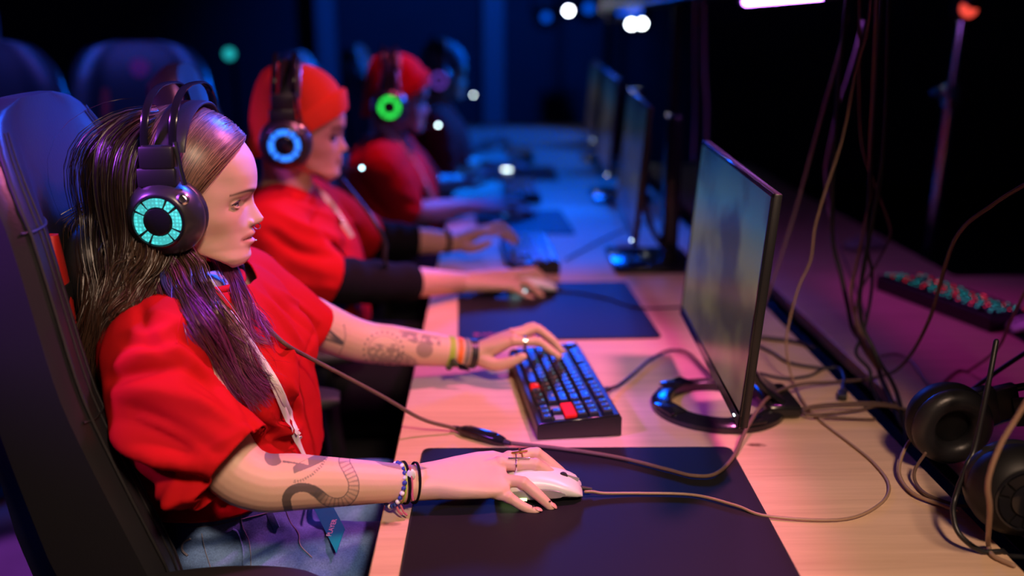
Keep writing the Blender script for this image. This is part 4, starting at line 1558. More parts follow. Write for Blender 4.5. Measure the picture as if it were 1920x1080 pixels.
# ------------------------------------------------------------------ t-shirt
def woman_shirt():
    mb = MB()
    st = [((-.388, 1.36, .728), .118, .188), ((-.392, 1.36, .77), .120, .186), ((-.398, 1.36, .82), .122, .184), ((-.408, 1.36, .88), .124, .188), ((-.418, 1.36, .935), .121, .192),
          ((-.428, 1.362, .98), .106, .186), ((-.434, 1.362, 1.005), .092, .160), ((-.437, 1.363, 1.026), .078, .118), ((-.436, 1.363, 1.042), .068, .084), ((-.434, 1.363, 1.052), .062, .072)]
    cs = spline([list(c) + [a, b] for c, a, b in st], 30)
    mb.loft([(r[:3], A(r[3], 0, 0), A(.02, r[4], 0)) for r in cs], 48, 2.35)
    # breasts
    for yy in (1.285, 1.435):
        mb.ball((-.345, yy, .90), (.075, .070, .070), 20, 14)
    cR = at(443, 880, 1.105)
    pr = [(A(-.437, 1.262, .998), .044), (A(-.434, 1.205, .985), .059), (A(-.424, 1.165, .955), .061), (A(-.403, 1.135, .905), .063), (cR * .85 + A(-.40, 1.13, .90) * .15, .060), (cR + unit(cR - A(-.415, 1.14, .92)) * .006, .060)]
    axR = unit(cR - A(-.415, 1.14, .92))
    P = spline([list(c) + [r] for c, r in pr], 22)
    T = np.gradient(P[:, :3], axis=0)
    st = []
    for p, t in zip(P, T):
        t = unit(t)
        u = unit(np.cross(t, (0, 1, 0)))
        st.append((p[:3], u * p[3] * 1.12, np.cross(t, u) * p[3] * .95))
    mb.loft(st, 28, 2.1)
    cL = at(588, 636, 1.575)
    axL = unit(cL - A(-.40, 1.52, .95))
    pl = [(A(-.43, 1.465, .998), .044), (A(-.415, 1.525, .975), .066), (A(-.385, 1.55, .935), .066), (cL * .75 + A(-.40, 1.54, .95) * .25, .060), (cL, .056)]
    P = spline([list(c) + [r] for c, r in pl], 18)
    T = np.gradient(P[:, :3], axis=0)
    st = []
    for p, t in zip(P, T):
        t = unit(t)
        u = unit(np.cross(t, (0, 1, 0)))
        st.append((p[:3], u * p[3] * 1.05, np.cross(t, u) * p[3] * .95))
    mb.loft(st, 28, 2.1)
    V, F, N = remesh(mb, .0048, 6, .5)
    L = [
        # near sleeve, hanging from the shoulder to the cuff
        ([(208, 690), (260, 668), (320, 655)], .011, 0.0068), ([(205, 712), (262, 700), (335, 690)], .009, -0.0082), ([(215, 738), (300, 735), (420, 775)], .012, 0.0068),
        ([(230, 768), (300, 790), (400, 850)], .011, -0.0095), ([(270, 790), (340, 820), (415, 870)], .010, 0.0061), ([(300, 640), (370, 680), (455, 780)], .010, 0.0048),
        ([(330, 625), (410, 700), (478, 800)], .008, -0.0054), ([(285, 580), (350, 610), (420, 660)], .010, 0.0041), ([(330, 720), (400, 770), (470, 815)], .008, 0.0041),
        ([(262, 560), (268, 610), (300, 660)], .009, -0.0041), ([(395, 840), (440, 815), (480, 795)], .006, 0.0034), ([(402, 905), (445, 850), (488, 815)], .0035, -0.0027),
        ([(345, 690), (390, 720), (440, 770)], .007, -0.0041), ([(240, 620), (290, 625), (330, 610)], .009, 0.0041), ([(236, 640), (290, 650), (335, 640)], .007, -0.0041),
        # side of the body below the sleeve
        ([(212, 815), (280, 850), (385, 880)], .013, .014), ([(232, 855), (300, 890), (400, 915)], .011, -.015), ([(265, 905), (330, 920), (410, 935)], .011, .013), ([(285, 945), (350, 950), (430, 945)], .009, -.010),
        ([(225, 790), (290, 815), (360, 850)], .009, -.010), ([(300, 870), (340, 930), (360, 965)], .010, .009), ([(370, 900), (380, 930), (390, 960)], .008, -.008),
        # front
        ([(480, 760), (520, 800), (560, 815)], .010, .009), ([(470, 790), (510, 820), (555, 830)], .008, -.008), ([(500, 700), (535, 720), (565, 760)], .010, .007), ([(520, 690), (545, 740), (570, 800)], .008, -.006), ([(505, 830), (530, 815), (570, 800)], .006, .006),
        # far sleeve
        ([(480, 545), (520, 590), (570, 655)], .010, .008), ([(500, 540), (540, 580), (590, 625)], .009, -.008), ([(520, 545), (560, 575), (600, 605)], .008, .006), ([(490, 600), (520, 640), (555, 672)], .009, .008), ([(470, 560), (500, 620), (540, 675)], .009, -.008), ([(565, 670), (585, 640), (600, 605)], .0035, -.003)]
    V = surf_folds(V, F, N, [(p, w, d * 1.35) for p, w, d in L])
    V = V + N * (vnoise(V, 14, .0035, 3) + vnoise(V, 40, .0010, 9))[:, None]
    # rolled cuff lines
    V, F = cut(V, F, [(cR, axR, .085), (cL, axL, .075), (A(-.388, 1.36, .732), (0, 0, -1), .3), (A(-.433, 1.363, 1.044), (.25, 0, 1), .098)])
    return V, F, cR, axR, cL, axL


sV, sF, cR, axR, cL, axL = woman_shirt()
shirt = solidify(part('t_shirt', raw_mesh('t_shirt', sV, sF, M['red_cloth'], base_of(woman)), None, woman), .0022)
S_BVH = BVHTree.FromPolygons([Vector(v) for v in sV], sF)
col_ring = MB().torus(A(-.4335, 1.363, 1.037), .0715, .0058, 40, 10, (.25, 0, 1), sq=1.24)
part('collar', col_ring, M['red_cloth'], shirt)
for pts in ([(345, 575), (338, 600), (333, 625), (332, 645)], [(404, 915), (425, 885), (455, 850), (485, 830)]):
    P = [surf(S_BVH, x, y, -.0002, 1.12) for x, y in spline(pts, 12)]
    part('seam', MB().tube(np.array(P), .0011, 6), M['red_cloth'], shirt)

# ------------------------------------------------------------------ jeans and shoes
def woman_jeans():
    mb = MB()
    mb.loft([((-.385, 1.36, .50), A(.135, 0, 0), A(0, .185, 0)), ((-.385, 1.36, .58), A(.138, 0, 0), A(0, .19, 0)), ((-.384, 1.36, .66), A(.122, 0, 0), A(0, .180, 0)), ((-.384, 1.36, .735), A(.108, 0, 0), A(0, .170, 0)), ((-.384, 1.36, .765), A(.106, 0, 0), A(0, .168, 0))], 40, 2.3)
    for s, y0 in ((-1, 1.255), (1, 1.465)):
        P = spline([(-.37, y0, .575), (-.22, y0 - .005, .588), (-.05, y0 - .01, .592), (.06, y0 - .012, .575), (.085, y0 - .012, .50), (.07, y0 - .01, .33), (.05, y0, .12)], 36)
        rr = np.interp(np.linspace(0, 6, 36), range(7), [.098, .098, .090, .078, .068, .062, .058])
        mb.tube(P, rr, 26, round_ends=True)
    V, F, N = remesh(mb, .006, 6, .5)
    L = [([(440, 1050), (500, 1020), (575, 1000)], .012, .008), ([(430, 1078), (490, 1050), (550, 1030)], .009, -.008), ([(340, 1000), (390, 1000), (445, 990)], .009, .008), ([(345, 1035), (400, 1030), (450, 1015)], .009, -.009),
         ([(560, 1030), (610, 1000), (670, 985)], .012, .006), ([(340, 1055), (390, 1060), (440, 1058)], .009, .008), ([(500, 968), (530, 985), (565, 1010)], .009, .007), ([(600, 1040), (640, 1020), (690, 1000)], .009, -.006)]
    V = surf_folds(V, F, N, L)
    V = V + N * (vnoise(V, 18, .003, 13))[:, None]
    return V, F


jV, jF = woman_jeans()
jeans = part('jeans', raw_mesh('jeans', jV, jF, M['denim'], base_of(woman)), None, woman)
J_BVH = BVHTree.FromPolygons([Vector(v) for v in jV], jF)
def jline(pts, r, m, name, n=14, flatw=None):
    P = np.array([surf(J_BVH, x, y, .001, 1.2) for x, y in spline(pts, n)])
    if flatw:
        mb = MB()
        st = []
        T = np.gradient(P, axis=0)
        for p, t in zip(P, T):
            u = unit(np.cross(unit(t), unit(p - CAM)))
            st.append((p, u * flatw, unit(np.cross(u, t)) * r))
        mb.loft(st, 8, 3)
    else:
        mb = MB().tube(P, r, 6)
    part(name, mb, m, jeans)
jline([(345, 990), (400, 985), (450, 974), (500, 962), (540, 955)], 0.0006, M['thread'], 'waistband_seam')
jline([(452, 956), (454, 985), (466, 1012), (470, 1040), (470, 1070)], 0.0006, M['thread'], 'pocket_seam')
jline([(436, 992), (446, 1000), (455, 1030), (456, 1072)], .0016, M['denim'], 'pocket_edge')
jline([(378, 1000), (384, 1030), (392, 1055), (398, 1075)], 0.0006, M['thread'], 'side_seam')
jline([(535, 955), (545, 980), (560, 1000), (563, 1022), (585, 1045)], 0.0007, M['thread'], 'fly_seam')
jline([(500, 950), (508, 968), (518, 990)], .0022, M['denim'], 'belt_loop', 8, .0055)
jline([(357, 1010), (343, 1018), (342, 1032), (352, 1042)], .0016, M['thread'], 'frayed_edge')
for s, y0 in ((-1, 1.255), (1, 1.465)):
    sh = MB()
    sh.loft([(A(x, y0, h / 2 + .012), A(0, w, 0), A(0, 0, h / 2)) for x, w, h in ((-.03, .028, .05), (-.01, .036, .085), (.05, .040, .09), (.12, .044, .065), (.20, .045, .05), (.235, .03, .035))], 20, 2.6)
    so = part('shoe', sh, M['webbing'], woman)
    part('sole', MB().loft([(A(x, y0, .01), A(0, w, 0), A(0, 0, .010)) for x, w in ((-.036, .028), (0, .040), (.10, .046), (.20, .047), (.242, .03))], 20, 3), M['rubber'], so)

# ------------------------------------------------------------------ bracelets and rings
def band(c, ax, r, half, th, m, name, label=None, sx=1.0, parent=woman):
    ax = unit(ax)
    u = unit(np.cross(ax, (0, 0, 1)))
    w = np.cross(u, ax)
    R = []
    for i in range(33):
        a = i * 2 * PI / 32
        d = u * math.cos(a) * sx + w * math.sin(a)
        R.append([np.asarray(c) + d * (r + th) + ax * half, np.asarray(c) + d * r + ax * half, np.asarray(c) + d * r - ax * half, np.asarray(c) + d * (r + th) - ax * half])
    return part(name, MB().rings(R, cap=False), m, parent, label)


axr = unit(R_WR - R_EL)
def rpos(x): 
    k = np.linspace(0, 1.05, 400)
    P = R_EL[None] + (R_WR - R_EL)[None] * k[:, None]
    X, _ = topx(P)
    return P[np.argmin(abs(X - x))]
bk1 = band(rpos(777), axr, .0265, .0016, .0016, M['black_cloth'], 'bracelet', 'thin black cord bracelet nearest the hand')
bk2 = band(rpos(758), axr + A(-.12, 0, .1), .0275, .0018, .0016, M['black_cloth'], 'bracelet', 'black cord bracelet with a white charm')
M['lime'] = mat('lime_ribbon', (.42, .62, .06), .7)
M['pinkcord'] = mat('pink_cord', (.55, .12, .2), .7)
M['bluebead'] = mat('blue_bead', (.03, .06, .35), .2)
M['whitebead'] = mat('white_bead', (.8, .8, .82), .25)
band(rpos(752), axr, .0268, .0009, .0010, M['lime'], 'bracelet', 'thin lime cord bracelet')
c0 = rpos(760)
u0 = unit(np.cross(axr, (0, 0, 1)))
u0 = u0 if u0[1] < 0 else -u0
w0 = np.cross(u0, axr)
w0 = w0 if w0[2] > 0 else -w0
d0 = unit(u0 * .7 + w0 * .72)
part('charm', MB().ball(c0 + d0 * .0295, (.006, .003, .008), 14, 10), M['whitebead'], bk2, 'white oval charm')
part('charm_cord', MB().tube([c0 + d0 * .029 + A(-.002, 0, .012), c0 + d0 * .031, c0 + u0 * .0295 + A(.002, 0, -.006), c0 + u0 * .028 - w0 * .012 + A(.005, 0, 0)], .0016, 6), M['pinkcord'], bk2)
bcirc = rpos(738)
string = part('bracelet', MB().torus(bcirc + A(0, 0, -.003), .0285, .0006, 36, 5, axr + A(-.35, 0, -.12)), M['pinkcord'], woman, 'beaded blue and white bracelet')
axb = unit(axr + A(-.35, 0, -.12))
ub = unit(np.cross(axb, (0, 0, 1)))
wb = np.cross(ub, axb)
for i in range(26):
    a = i * 2 * PI / 26
    part('bead', MB().ball(bcirc + A(0, 0, -.003) + (ub * math.cos(a) + wb * math.sin(a)) * .0288, .0031 if i % 2 else .0034, 10, 8), M['bluebead'] if i % 3 else M['whitebead'], string)
tl = rpos(745)
for k, dx in enumerate((0, .006)):
    part('tassel', MB().tube([tl + A(dx, -.020, -.024), tl + A(dx + .004, -.026, -.030), tl + A(dx + .008, -.030, -.0305 - .001 * k)], .0016, 6, round_ends=True), M['pinkcord'], string)
# rings on the right hand
def ring_on(f, k, m, label, r=.0102):
    a, b = np.asarray(f[0]), np.asarray(f[1])
    return part('finger_ring', MB().torus(a + (b - a) * k, r, .0011, 28, 8, b - a), m, woman, label)
rg = ring_on(RF[1], .45, M['silver'], 'silver ring with a cross bar on the middle finger', .0105)
pm = np.asarray(RF[1][0]) * .55 + np.asarray(RF[1][1]) * .45
part('ring_bar', MB().tube([pm + A(-.010, -.003, .0105), pm + A(.018, -.003, .0105)], .0014, 8, round_ends=True), M['silver'], rg)
part('ring_bar', MB().tube([pm + A(.0, -.011, .006), pm + A(.0, .004, .0125)], .0012, 8, round_ends=True), M['silver'], rg)
gr = ring_on(RF[0], .42, M['gold'], 'brass ring on the index finger', .0107)
part('ring_bar', MB().tube([np.asarray(RF[0][0]) + A(.004, -.004, .0105), np.asarray(RF[0][0]) + A(.024, -.002, .0125)], .0016, 8, round_ends=True), M['gold'], gr)
band(np.asarray(LF[0][0]) * .55 + np.asarray(LF[0][1]) * .45, np.asarray(LF[0][1]) - np.asarray(LF[0][0]), .0096, .0030, .0012, M['silver'], 'finger_ring', 'wide silver ring on the left hand')
# left wrist: five bands
axl = unit(L_WR - L_EL)
def lpos(x):
    k = np.linspace(.4, 1.1, 500)
    P = L_EL[None] + (L_WR - L_EL)[None] * k[:, None]
    X, _ = topx(P)
    return P[np.argmin(abs(X - x))]
M['orange'] = mat('orange_band', (.80, .16, .02), .6)
M['palecord'] = mat('pale_band', (.6, .5, .52), .6)
band(lpos(827), axl, .0262, .0035, .0016, M['palecord'], 'bracelet', 'pale wristband next to the lime one')
lm = band(lpos(840), axl + A(.2, 0, 0), .0262, .0085, .0022, mat('lime_print_band', (.36, .52, .05), .7, vary=.5), 'bracelet', 'lime patterned wristband with a black knot')
band(lpos(858), axl + A(.1, 0, 0), .0258, .0048, .0020, M['orange'], 'bracelet', 'orange wristband')
band(lpos(871), axl, .0256, .0045, .0018, mat('grey_print_band', (.20, .17, .17), .6, vary=.6), 'bracelet', 'grey printed wristband')
band(lpos(884), axl, .0252, .0062, .0022, M['leather'], 'bracelet', 'black leather wristband')
kc = at(852, 678, 1.645)
kn = MB()
for i in range(7):
    a = RNG.normal(size=3) * .005
    kn.ball(kc + a, (.006, .005, .005), 10, 8)
part('knot', kn, mat('knot_cloth', (.035, .045, .02), .8, vary=.6), lm, 'dark knot of the lime wristband')
for i in range(4):
    part('knot_end', MB().tube([kc, kc + A(.006 + .004 * i, -.006, -.006), kc + A(.012 + .005 * i, -.010 - .002 * i, -.012)], .0016, 6), M['black_cloth'], lm)

# ------------------------------------------------------------------ hair
SH_C, SH_R = A(-.004, 0, .020), A(.1005, .0795, .0990)
HAIR_D, HAIR_B, HAIR_L = A(.026, .014, .009), A(.090, .045, .026), A(.23, .125, .075)
HAIR_P, HAIR_I = A(.19, .03, .17), A(.07, .07, .36)


def hairline(th):
    a = abs(math.degrees(th))
    return lerp(a, [0, 25, 45, 60, 70, 78, 90, 105, 180], [.068, .066, .062, .056, .044, .028, -.005, -.05, -.105])


mb = MB()
R = []
for i in range(24):
    ring = []
    for j in range(72):
        th = -PI + 2 * PI * j / 72
        z0 = max(-.94, (hairline(th) - SH_C[2]) / SH_R[2])
        s = z0 + (0.9995 - z0) * i / 23
        c = math.sqrt(max(0, 1 - s * s))
        inn = .965
        ring.append(TW(*(SH_C + SH_R * inn * A(c * math.cos(th), c * math.sin(th), s))))
    R.append(ring)
mb.rings(R, cap=False)
me = mb.mesh('hair', M['hair'], True, base_of(woman))
ca = me.color_attributes.new('Col', 'FLOAT_COLOR', 'POINT')
ca.data.foreach_set('color', np.tile([*(HAIR_D * .8), 1.0], (len(me.vertices), 1)).ravel())
hair = part('hair', me, None, woman, 'long brown hair parted in the middle with violet ends')


def scalp_strands(n):
    cur, nor, col = [], [], []
    k = 14
    for i in range(n):
        side = -1 if RNG.random() < .72 else 1
        u = RNG.random()
        ds = lerp(u, [0, .55, 1], [.083, .0, -.085])
        sd = A(ds / SH_R[0], side * .015, 0)
        sd[2] = math.sqrt(max(0.01, 1 - sd[0] ** 2 - sd[1] ** 2))
        sd = unit(sd)
        de = lerp(u, [0, .35, .7, 1], [-.1, -.30, -.66, -.86]) + RNG.normal() * .035
        ze = lerp(u, [0, .3, .7, 1], [-.38, -.46, -.55, -.62]) + RNG.normal() * .05
        ed = unit(A(de, side * .82, ze) if u < .75 else A(de, side * .5, ze))
        om = math.acos(np.clip(sd @ ed, -1, 1))
        t = np.linspace(0, 1, k)[:, None]
        bow = np.sin(PI * t) ** 1.2 * (lerp(u, [0, .25, .6, 1], [-.36, -.20, .0, .0]) + RNG.normal() * .025) * A(1, 0, 0)
        dirs = (np.sin((1 - t) * om) * sd + np.sin(t * om) * ed) / math.sin(om) + bow
        dirs /= np.linalg.norm(dirs, axis=1)[:, None]
        lift = RNG.random() ** 1.6 * .0065 + .0005
        wob = RNG.normal() * .05
        rad = 1 + 0.02 * np.sin(PI * t * 1.3 + wob * 20)
        p = SH_C + SH_R * dirs * rad * (.972 + lift / .09)
        nr = dirs / SH_R
        cur.append([TW(*q) for q in p])
        nor.append([TW(*q) - OW for q in nr])
        b = RNG.random()
        c = HAIR_B * (1 - b) + HAIR_L * b if RNG.random() < .55 else HAIR_D * (1 - b) + HAIR_B * b
        if side == -1 and u < .28:
            c = c * 1.35
        col.append(c)
    return np.array(cur), np.array(nor), np.array(col)


c_, n_, k_ = scalp_strands(13000)
ribbons(c_, RNG.uniform(.00022, .00050, len(c_)), k_, 'scalp_strands', M['hair'], hair, n_)


def lock(guide, n, r0, r1, cols, wave=.004, flat=.5, k=28):
    """n strands in small clumps that run along the guide, spread r0 near the root and r1 at the ends."""
    n = int(n * 1.7)
    g = spline(guide, k)
    T = np.gradient(g, axis=0)
    T /= np.linalg.norm(T, axis=1)[:, None]
    view = np.array([unit(p - CAM) for p in g])
    U_ = np.cross(T, view)
    U_ /= np.linalg.norm(U_, axis=1)[:, None]
    cur, col = [], []
    t = np.linspace(0, 1, k)
    rad = (r0 + (r1 - r0) * t) * np.interp(t, [0, .2, 1], [.30, 1, 1])
    left = 0
    for i in range(n):
        if left == 0:
            left = int(RNG.integers(12, 40))
            ca, cb = RNG.normal(size=2) * .55
            cph, cfq, cam_ = RNG.random() * 6.28, RNG.uniform(.7, 1.9), wave * RNG.uniform(.8, 2.9)
            cm, tipf = RNG.random(), (1 if RNG.random() < .65 else .25)
            ccut = RNG.uniform(.66, 1.0)
        left -= 1
        tight = np.interp(t, [0, .4, 1], [.42, .26, .13])
        a = ca + RNG.normal() * tight
        b = cb + RNG.normal() * tight
        ph, am = cph + RNG.normal() * .25, cam_ * RNG.uniform(.8, 1.2)
        if RNG.random() < .06:
            a = a + RNG.normal() * t * 1.1
            am *= 1.8
        off = U_ * (a * rad + am * np.sin(ph + cfq * 6.28 * t) * t ** 1.3)[:, None] + view * (b * rad * flat + am * .6 * np.cos(ph + cfq * 5 * t) * t)[:, None]
        p = g + off
        cut_ = min(1, ccut * RNG.uniform(.92, 1.04))
        q = np.stack([np.interp(np.linspace(0, cut_, k), t, p[:, j]) for j in range(3)], axis=1)
        cur.append(q)
        m = np.clip(cm + RNG.normal() * .18, 0, 1)
        c0 = cols[0] * (1 - m) + cols[1] * m
        tip = np.clip((t - .58) / .42, 0, 1)[:, None] * tipf
        col.append(c0[None] * (1 - tip) + cols[2][None] * tip)
    return np.array(cur), np.array(col)


def sp(x, y, off=.014, Y=1.25):
    p = surf(S_BVH, x, y, off, Y)
    return p


BR, LT, PU, BL = (HAIR_D, HAIR_B, HAIR_P), (HAIR_B, HAIR_L, HAIR_P), (HAIR_B * .7 + HAIR_P * .3, HAIR_P, HAIR_P * 1.3), (HAIR_I * .6, HAIR_I, HAIR_P)
LOCKS = []
# falls in front of the near shoulder, down to the chest
LOCKS.append(lock([TW(-.03, -.082, -.045), at(325, 500, 1.265), at(340, 545, 1.235), sp(372, 600, .018), sp(415, 665, .020), sp(462, 722, .018), sp(506, 764, .014)], 900, .024, .017, BR, .006))
LOCKS.append(lock([TW(-.01, -.080, -.045), at(342, 500, 1.275), at(358, 540, 1.245), sp(392, 592, .020), sp(432, 652, .022), sp(474, 712, .020), sp(512, 752, .014)], 600, .018, .015, LT, .006))
LOCKS.append(lock([TW(-.04, -.084, -.05), at(312, 505, 1.255), at(330, 550, 1.225), sp(372, 612, .016), sp(420, 680, .018), sp(455, 725, .016), sp(485, 755, .013)], 170, .018, .016, PU, .006))
LOCKS.append(lock([TW(-.045, -.085, -.045), at(305, 500, 1.250), at(312, 530, 1.228), at(330, 565, 1.205), sp(362, 605, .012)], 55, .005, .009, BL, .004))
# far front lock
LOCKS.append(lock([TW(.0, .060, -.05), at(424, 508, 1.36), sp(445, 550, .014), sp(470, 600, .016), sp(498, 640, .014), sp(530, 655, .012)], 130, .008, .012, PU, .007))
LOCKS.append(lock([TW(.0, .060, -.05), at(432, 505, 1.37), sp(460, 560, .014), sp(492, 610, .014), sp(515, 645, .012)], 40, .005, .009, BL, .006))
# behind the shoulder and down the back; shade put into the darker tones
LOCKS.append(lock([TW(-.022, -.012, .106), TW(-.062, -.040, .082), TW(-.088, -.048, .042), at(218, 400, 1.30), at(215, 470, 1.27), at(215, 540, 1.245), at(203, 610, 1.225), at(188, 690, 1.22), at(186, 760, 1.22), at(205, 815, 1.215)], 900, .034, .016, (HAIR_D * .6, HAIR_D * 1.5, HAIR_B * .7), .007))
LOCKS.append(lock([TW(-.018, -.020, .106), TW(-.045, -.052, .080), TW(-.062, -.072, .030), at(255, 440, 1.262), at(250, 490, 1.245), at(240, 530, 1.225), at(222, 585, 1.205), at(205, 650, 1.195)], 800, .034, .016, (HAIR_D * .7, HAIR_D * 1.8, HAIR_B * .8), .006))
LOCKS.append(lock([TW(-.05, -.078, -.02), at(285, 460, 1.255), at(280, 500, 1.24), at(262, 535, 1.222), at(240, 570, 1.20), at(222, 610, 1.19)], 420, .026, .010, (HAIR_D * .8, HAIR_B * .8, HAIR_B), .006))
LOCKS.append(lock([TW(-.09, .0, .0), TW(-.105, .0, -.08), TW(-.115, 0, -.17), A(-.545, 1.33, .88)], 500, .05, .05, BR, .006, flat=1.0))
# loose strands blown back from the head
LOCKS.append(lock([TW(-.075, -.050, .055), at(228, 330, 1.30), at(205, 365, 1.30), at(182, 362, 1.29)], 26, .020, .020, (HAIR_B, HAIR_L, HAIR_P), .004))
LOCKS.append(lock([TW(-.065, -.045, .075), at(232, 280, 1.30), at(222, 330, 1.29), at(222, 380, 1.28)], 60, .020, .024, (HAIR_B, HAIR_L, HAIR_P), .006))
cc = np.concatenate([a for a, b in LOCKS])
kk = np.concatenate([b for a, b in LOCKS])
ribbons(cc, RNG.uniform(.00025, .00055, len(cc)), kk, 'long_strands', M['hair'], hair)

# ------------------------------------------------------------------ lanyard with badge
ly = thing('lanyard', 'white lanyard with a teal PLAYER badge hanging from the neck of the woman', 'lanyard', (-.31, 1.30, .66))
def strap(pts, name='strap', w=.0046, off=.003):
    d = spline([[p[0], p[1], p[2] if len(p) == 3 else 0] for p in pts], 46)
    P = np.array([at(*p) if p[2] > 1.1 else surf(S_BVH, p[0], p[1], .014, 1.3) for p in d])
    for _ in range(9):
        P[1:-1] = (P[:-2] + P[1:-1] * 2 + P[2:]) / 4
    T = np.gradient(P, axis=0)
    st = []
    for p, t in zip(P, T):
        h = S_BVH.find_nearest(Vector(p))
        nr = np.array(h[1]) if h[0] is not None else A(0, -1, 0)
        if nr @ (CAM - p) < 0:
            nr = -nr
        u = unit(np.cross(unit(t), nr))
        st.append((p, u * w, unit(nr) * .0006))
    part(name, MB().loft(st, 8, 4), M['webbing'], ly)
strap([(396, 524, 1.35), (408, 545, 1.33), (424, 572, 1.30), (440, 597), (462, 630), (484, 665), (505, 700), (521, 738), (535, 775), (552, 815), (568, 846), (585, 890, 1.28), (600, 925, 1.27)])
strap([(484, 663), (505, 696), (522, 726), (540, 765), (552, 795), (562, 824)], 'strap')
p0, p1, p3 = [surf(J_BVH, x, y, .006, 1.25) for x, y in ((632, 1042), (648, 996), (580, 938))]
ex, ey = p1 - p0, p3 - p0
ez = unit(np.cross(ex, ey))
if ez @ (CAM - p0) < 0:
    ez = -ez
p0 = p0 + ez * .004
M['teal_card'] = mat('teal_card', (.0, .27, .40), .35)
M['teal_dark'] = mat('olive_print', (.10, .16, .05), .5)
part('badge', MB().prism([p0, p0 + ex, p0 + ex + ey, p0 + ey], ez * .002), M['teal_card'], ly, 'teal badge reading PLAYER', smooth=False)
fc = bpy.data.curves.new('badge_text', 'FONT')
fc.body = 'PLAYER'
fc.size = 1.0
fc.extrude = .02
fc.align_x = 'CENTER'
to = bpy.data.objects.new('badge_text', fc)
COL.objects.link(to)
bpy.context.view_layer.update()
tm = bpy.data.meshes.new_from_object(to.evaluated_get(bpy.context.evaluated_depsgraph_get()))
bpy.data.objects.remove(to)
wt = max(v.co.x for v in tm.vertices) - min(v.co.x for v in tm.vertices)
sc = np.linalg.norm(ex) * .70 / wt
ux, uy = unit(ex), unit(ey - unit(ex) * (ey @ unit(ex)))
org = p0 + ex * .5 + ey * .22 + ez * .0022
for v in tm.vertices:
    v.co = Vector(org + ux * v.co.x * sc + uy * v.co.y * sc * 1.1 + ez * v.co.z * .01 - base_of(ly))
tm.materials.clear()
tm.materials.append(M['white'])
part('badge_text', tm, None, ly, 'white word PLAYER')
part('badge_print', MB().lathe(p0 + ex * .45 + ey * .68 + ez * .0021, [(.001, .0004), (.009, .0004), (.009, 0)], ez, 24), M['teal_dark'], ly)

headset(TW(0, 0, 0) + A(.0235, -.002, 0), math.radians(1), 'black headset with glowing teal rings worn by the woman in front', 'led_teal',
        mic=((-.01, .095, -.035), (.005, .095, -.070), (.022, .070, -.095), (.0275, .060, -.118)))
# ================================================================== the other players
def beanie(T, material, parent, cuff=True, label='beanie', slack=.012):
    mb, cb = MB(), MB()
    R = []
    n = 48
    def rim(th):
        return lerp(math.cos(th), [-1, -.3, .3, 1], [-.052, -.030, .010, .047])
    for i in range(20):
        k = i / 19
        ring = []
        for j in range(n):
            th = 2 * PI * j / n
            z0 = rim(th)
            top = .128 + slack
            z = z0 + (top - z0) * math.sin(k * PI / 2)
            s = math.cos(k * PI / 2) ** .75
            fold = 1 + .018 * math.sin(th * 5 + k * 3) * k * (1 - k) * 4
            d = -.006 - .018 * k + (.103 if math.cos(th) > 0 else .100) * s * math.cos(th) * fold
            ring.append(T(d, .083 * s * math.sin(th) * fold, z))
        R.append(ring)
    mb.rings(R)
    o = part('beanie', mb, material, parent, label)
    if cuff:
        R = []
        for j in range(n + 1):
            th = 2 * PI * j / n
            z0 = rim(th)
            def p(r, dz):
                return T(-.006 + (.103 + r) * math.cos(th) * (1 - dz * 1.2), (.083 + r) * math.sin(th) * (1 - dz * 1.2), z0 + dz)
            R.append([p(-.002, 0), p(.004, -.002), p(.006, .010), p(.007, .034), p(.004, .041), p(-.004, .040)])
        part('cuff', MB().rings(R, cap=False), material, o)
    return o


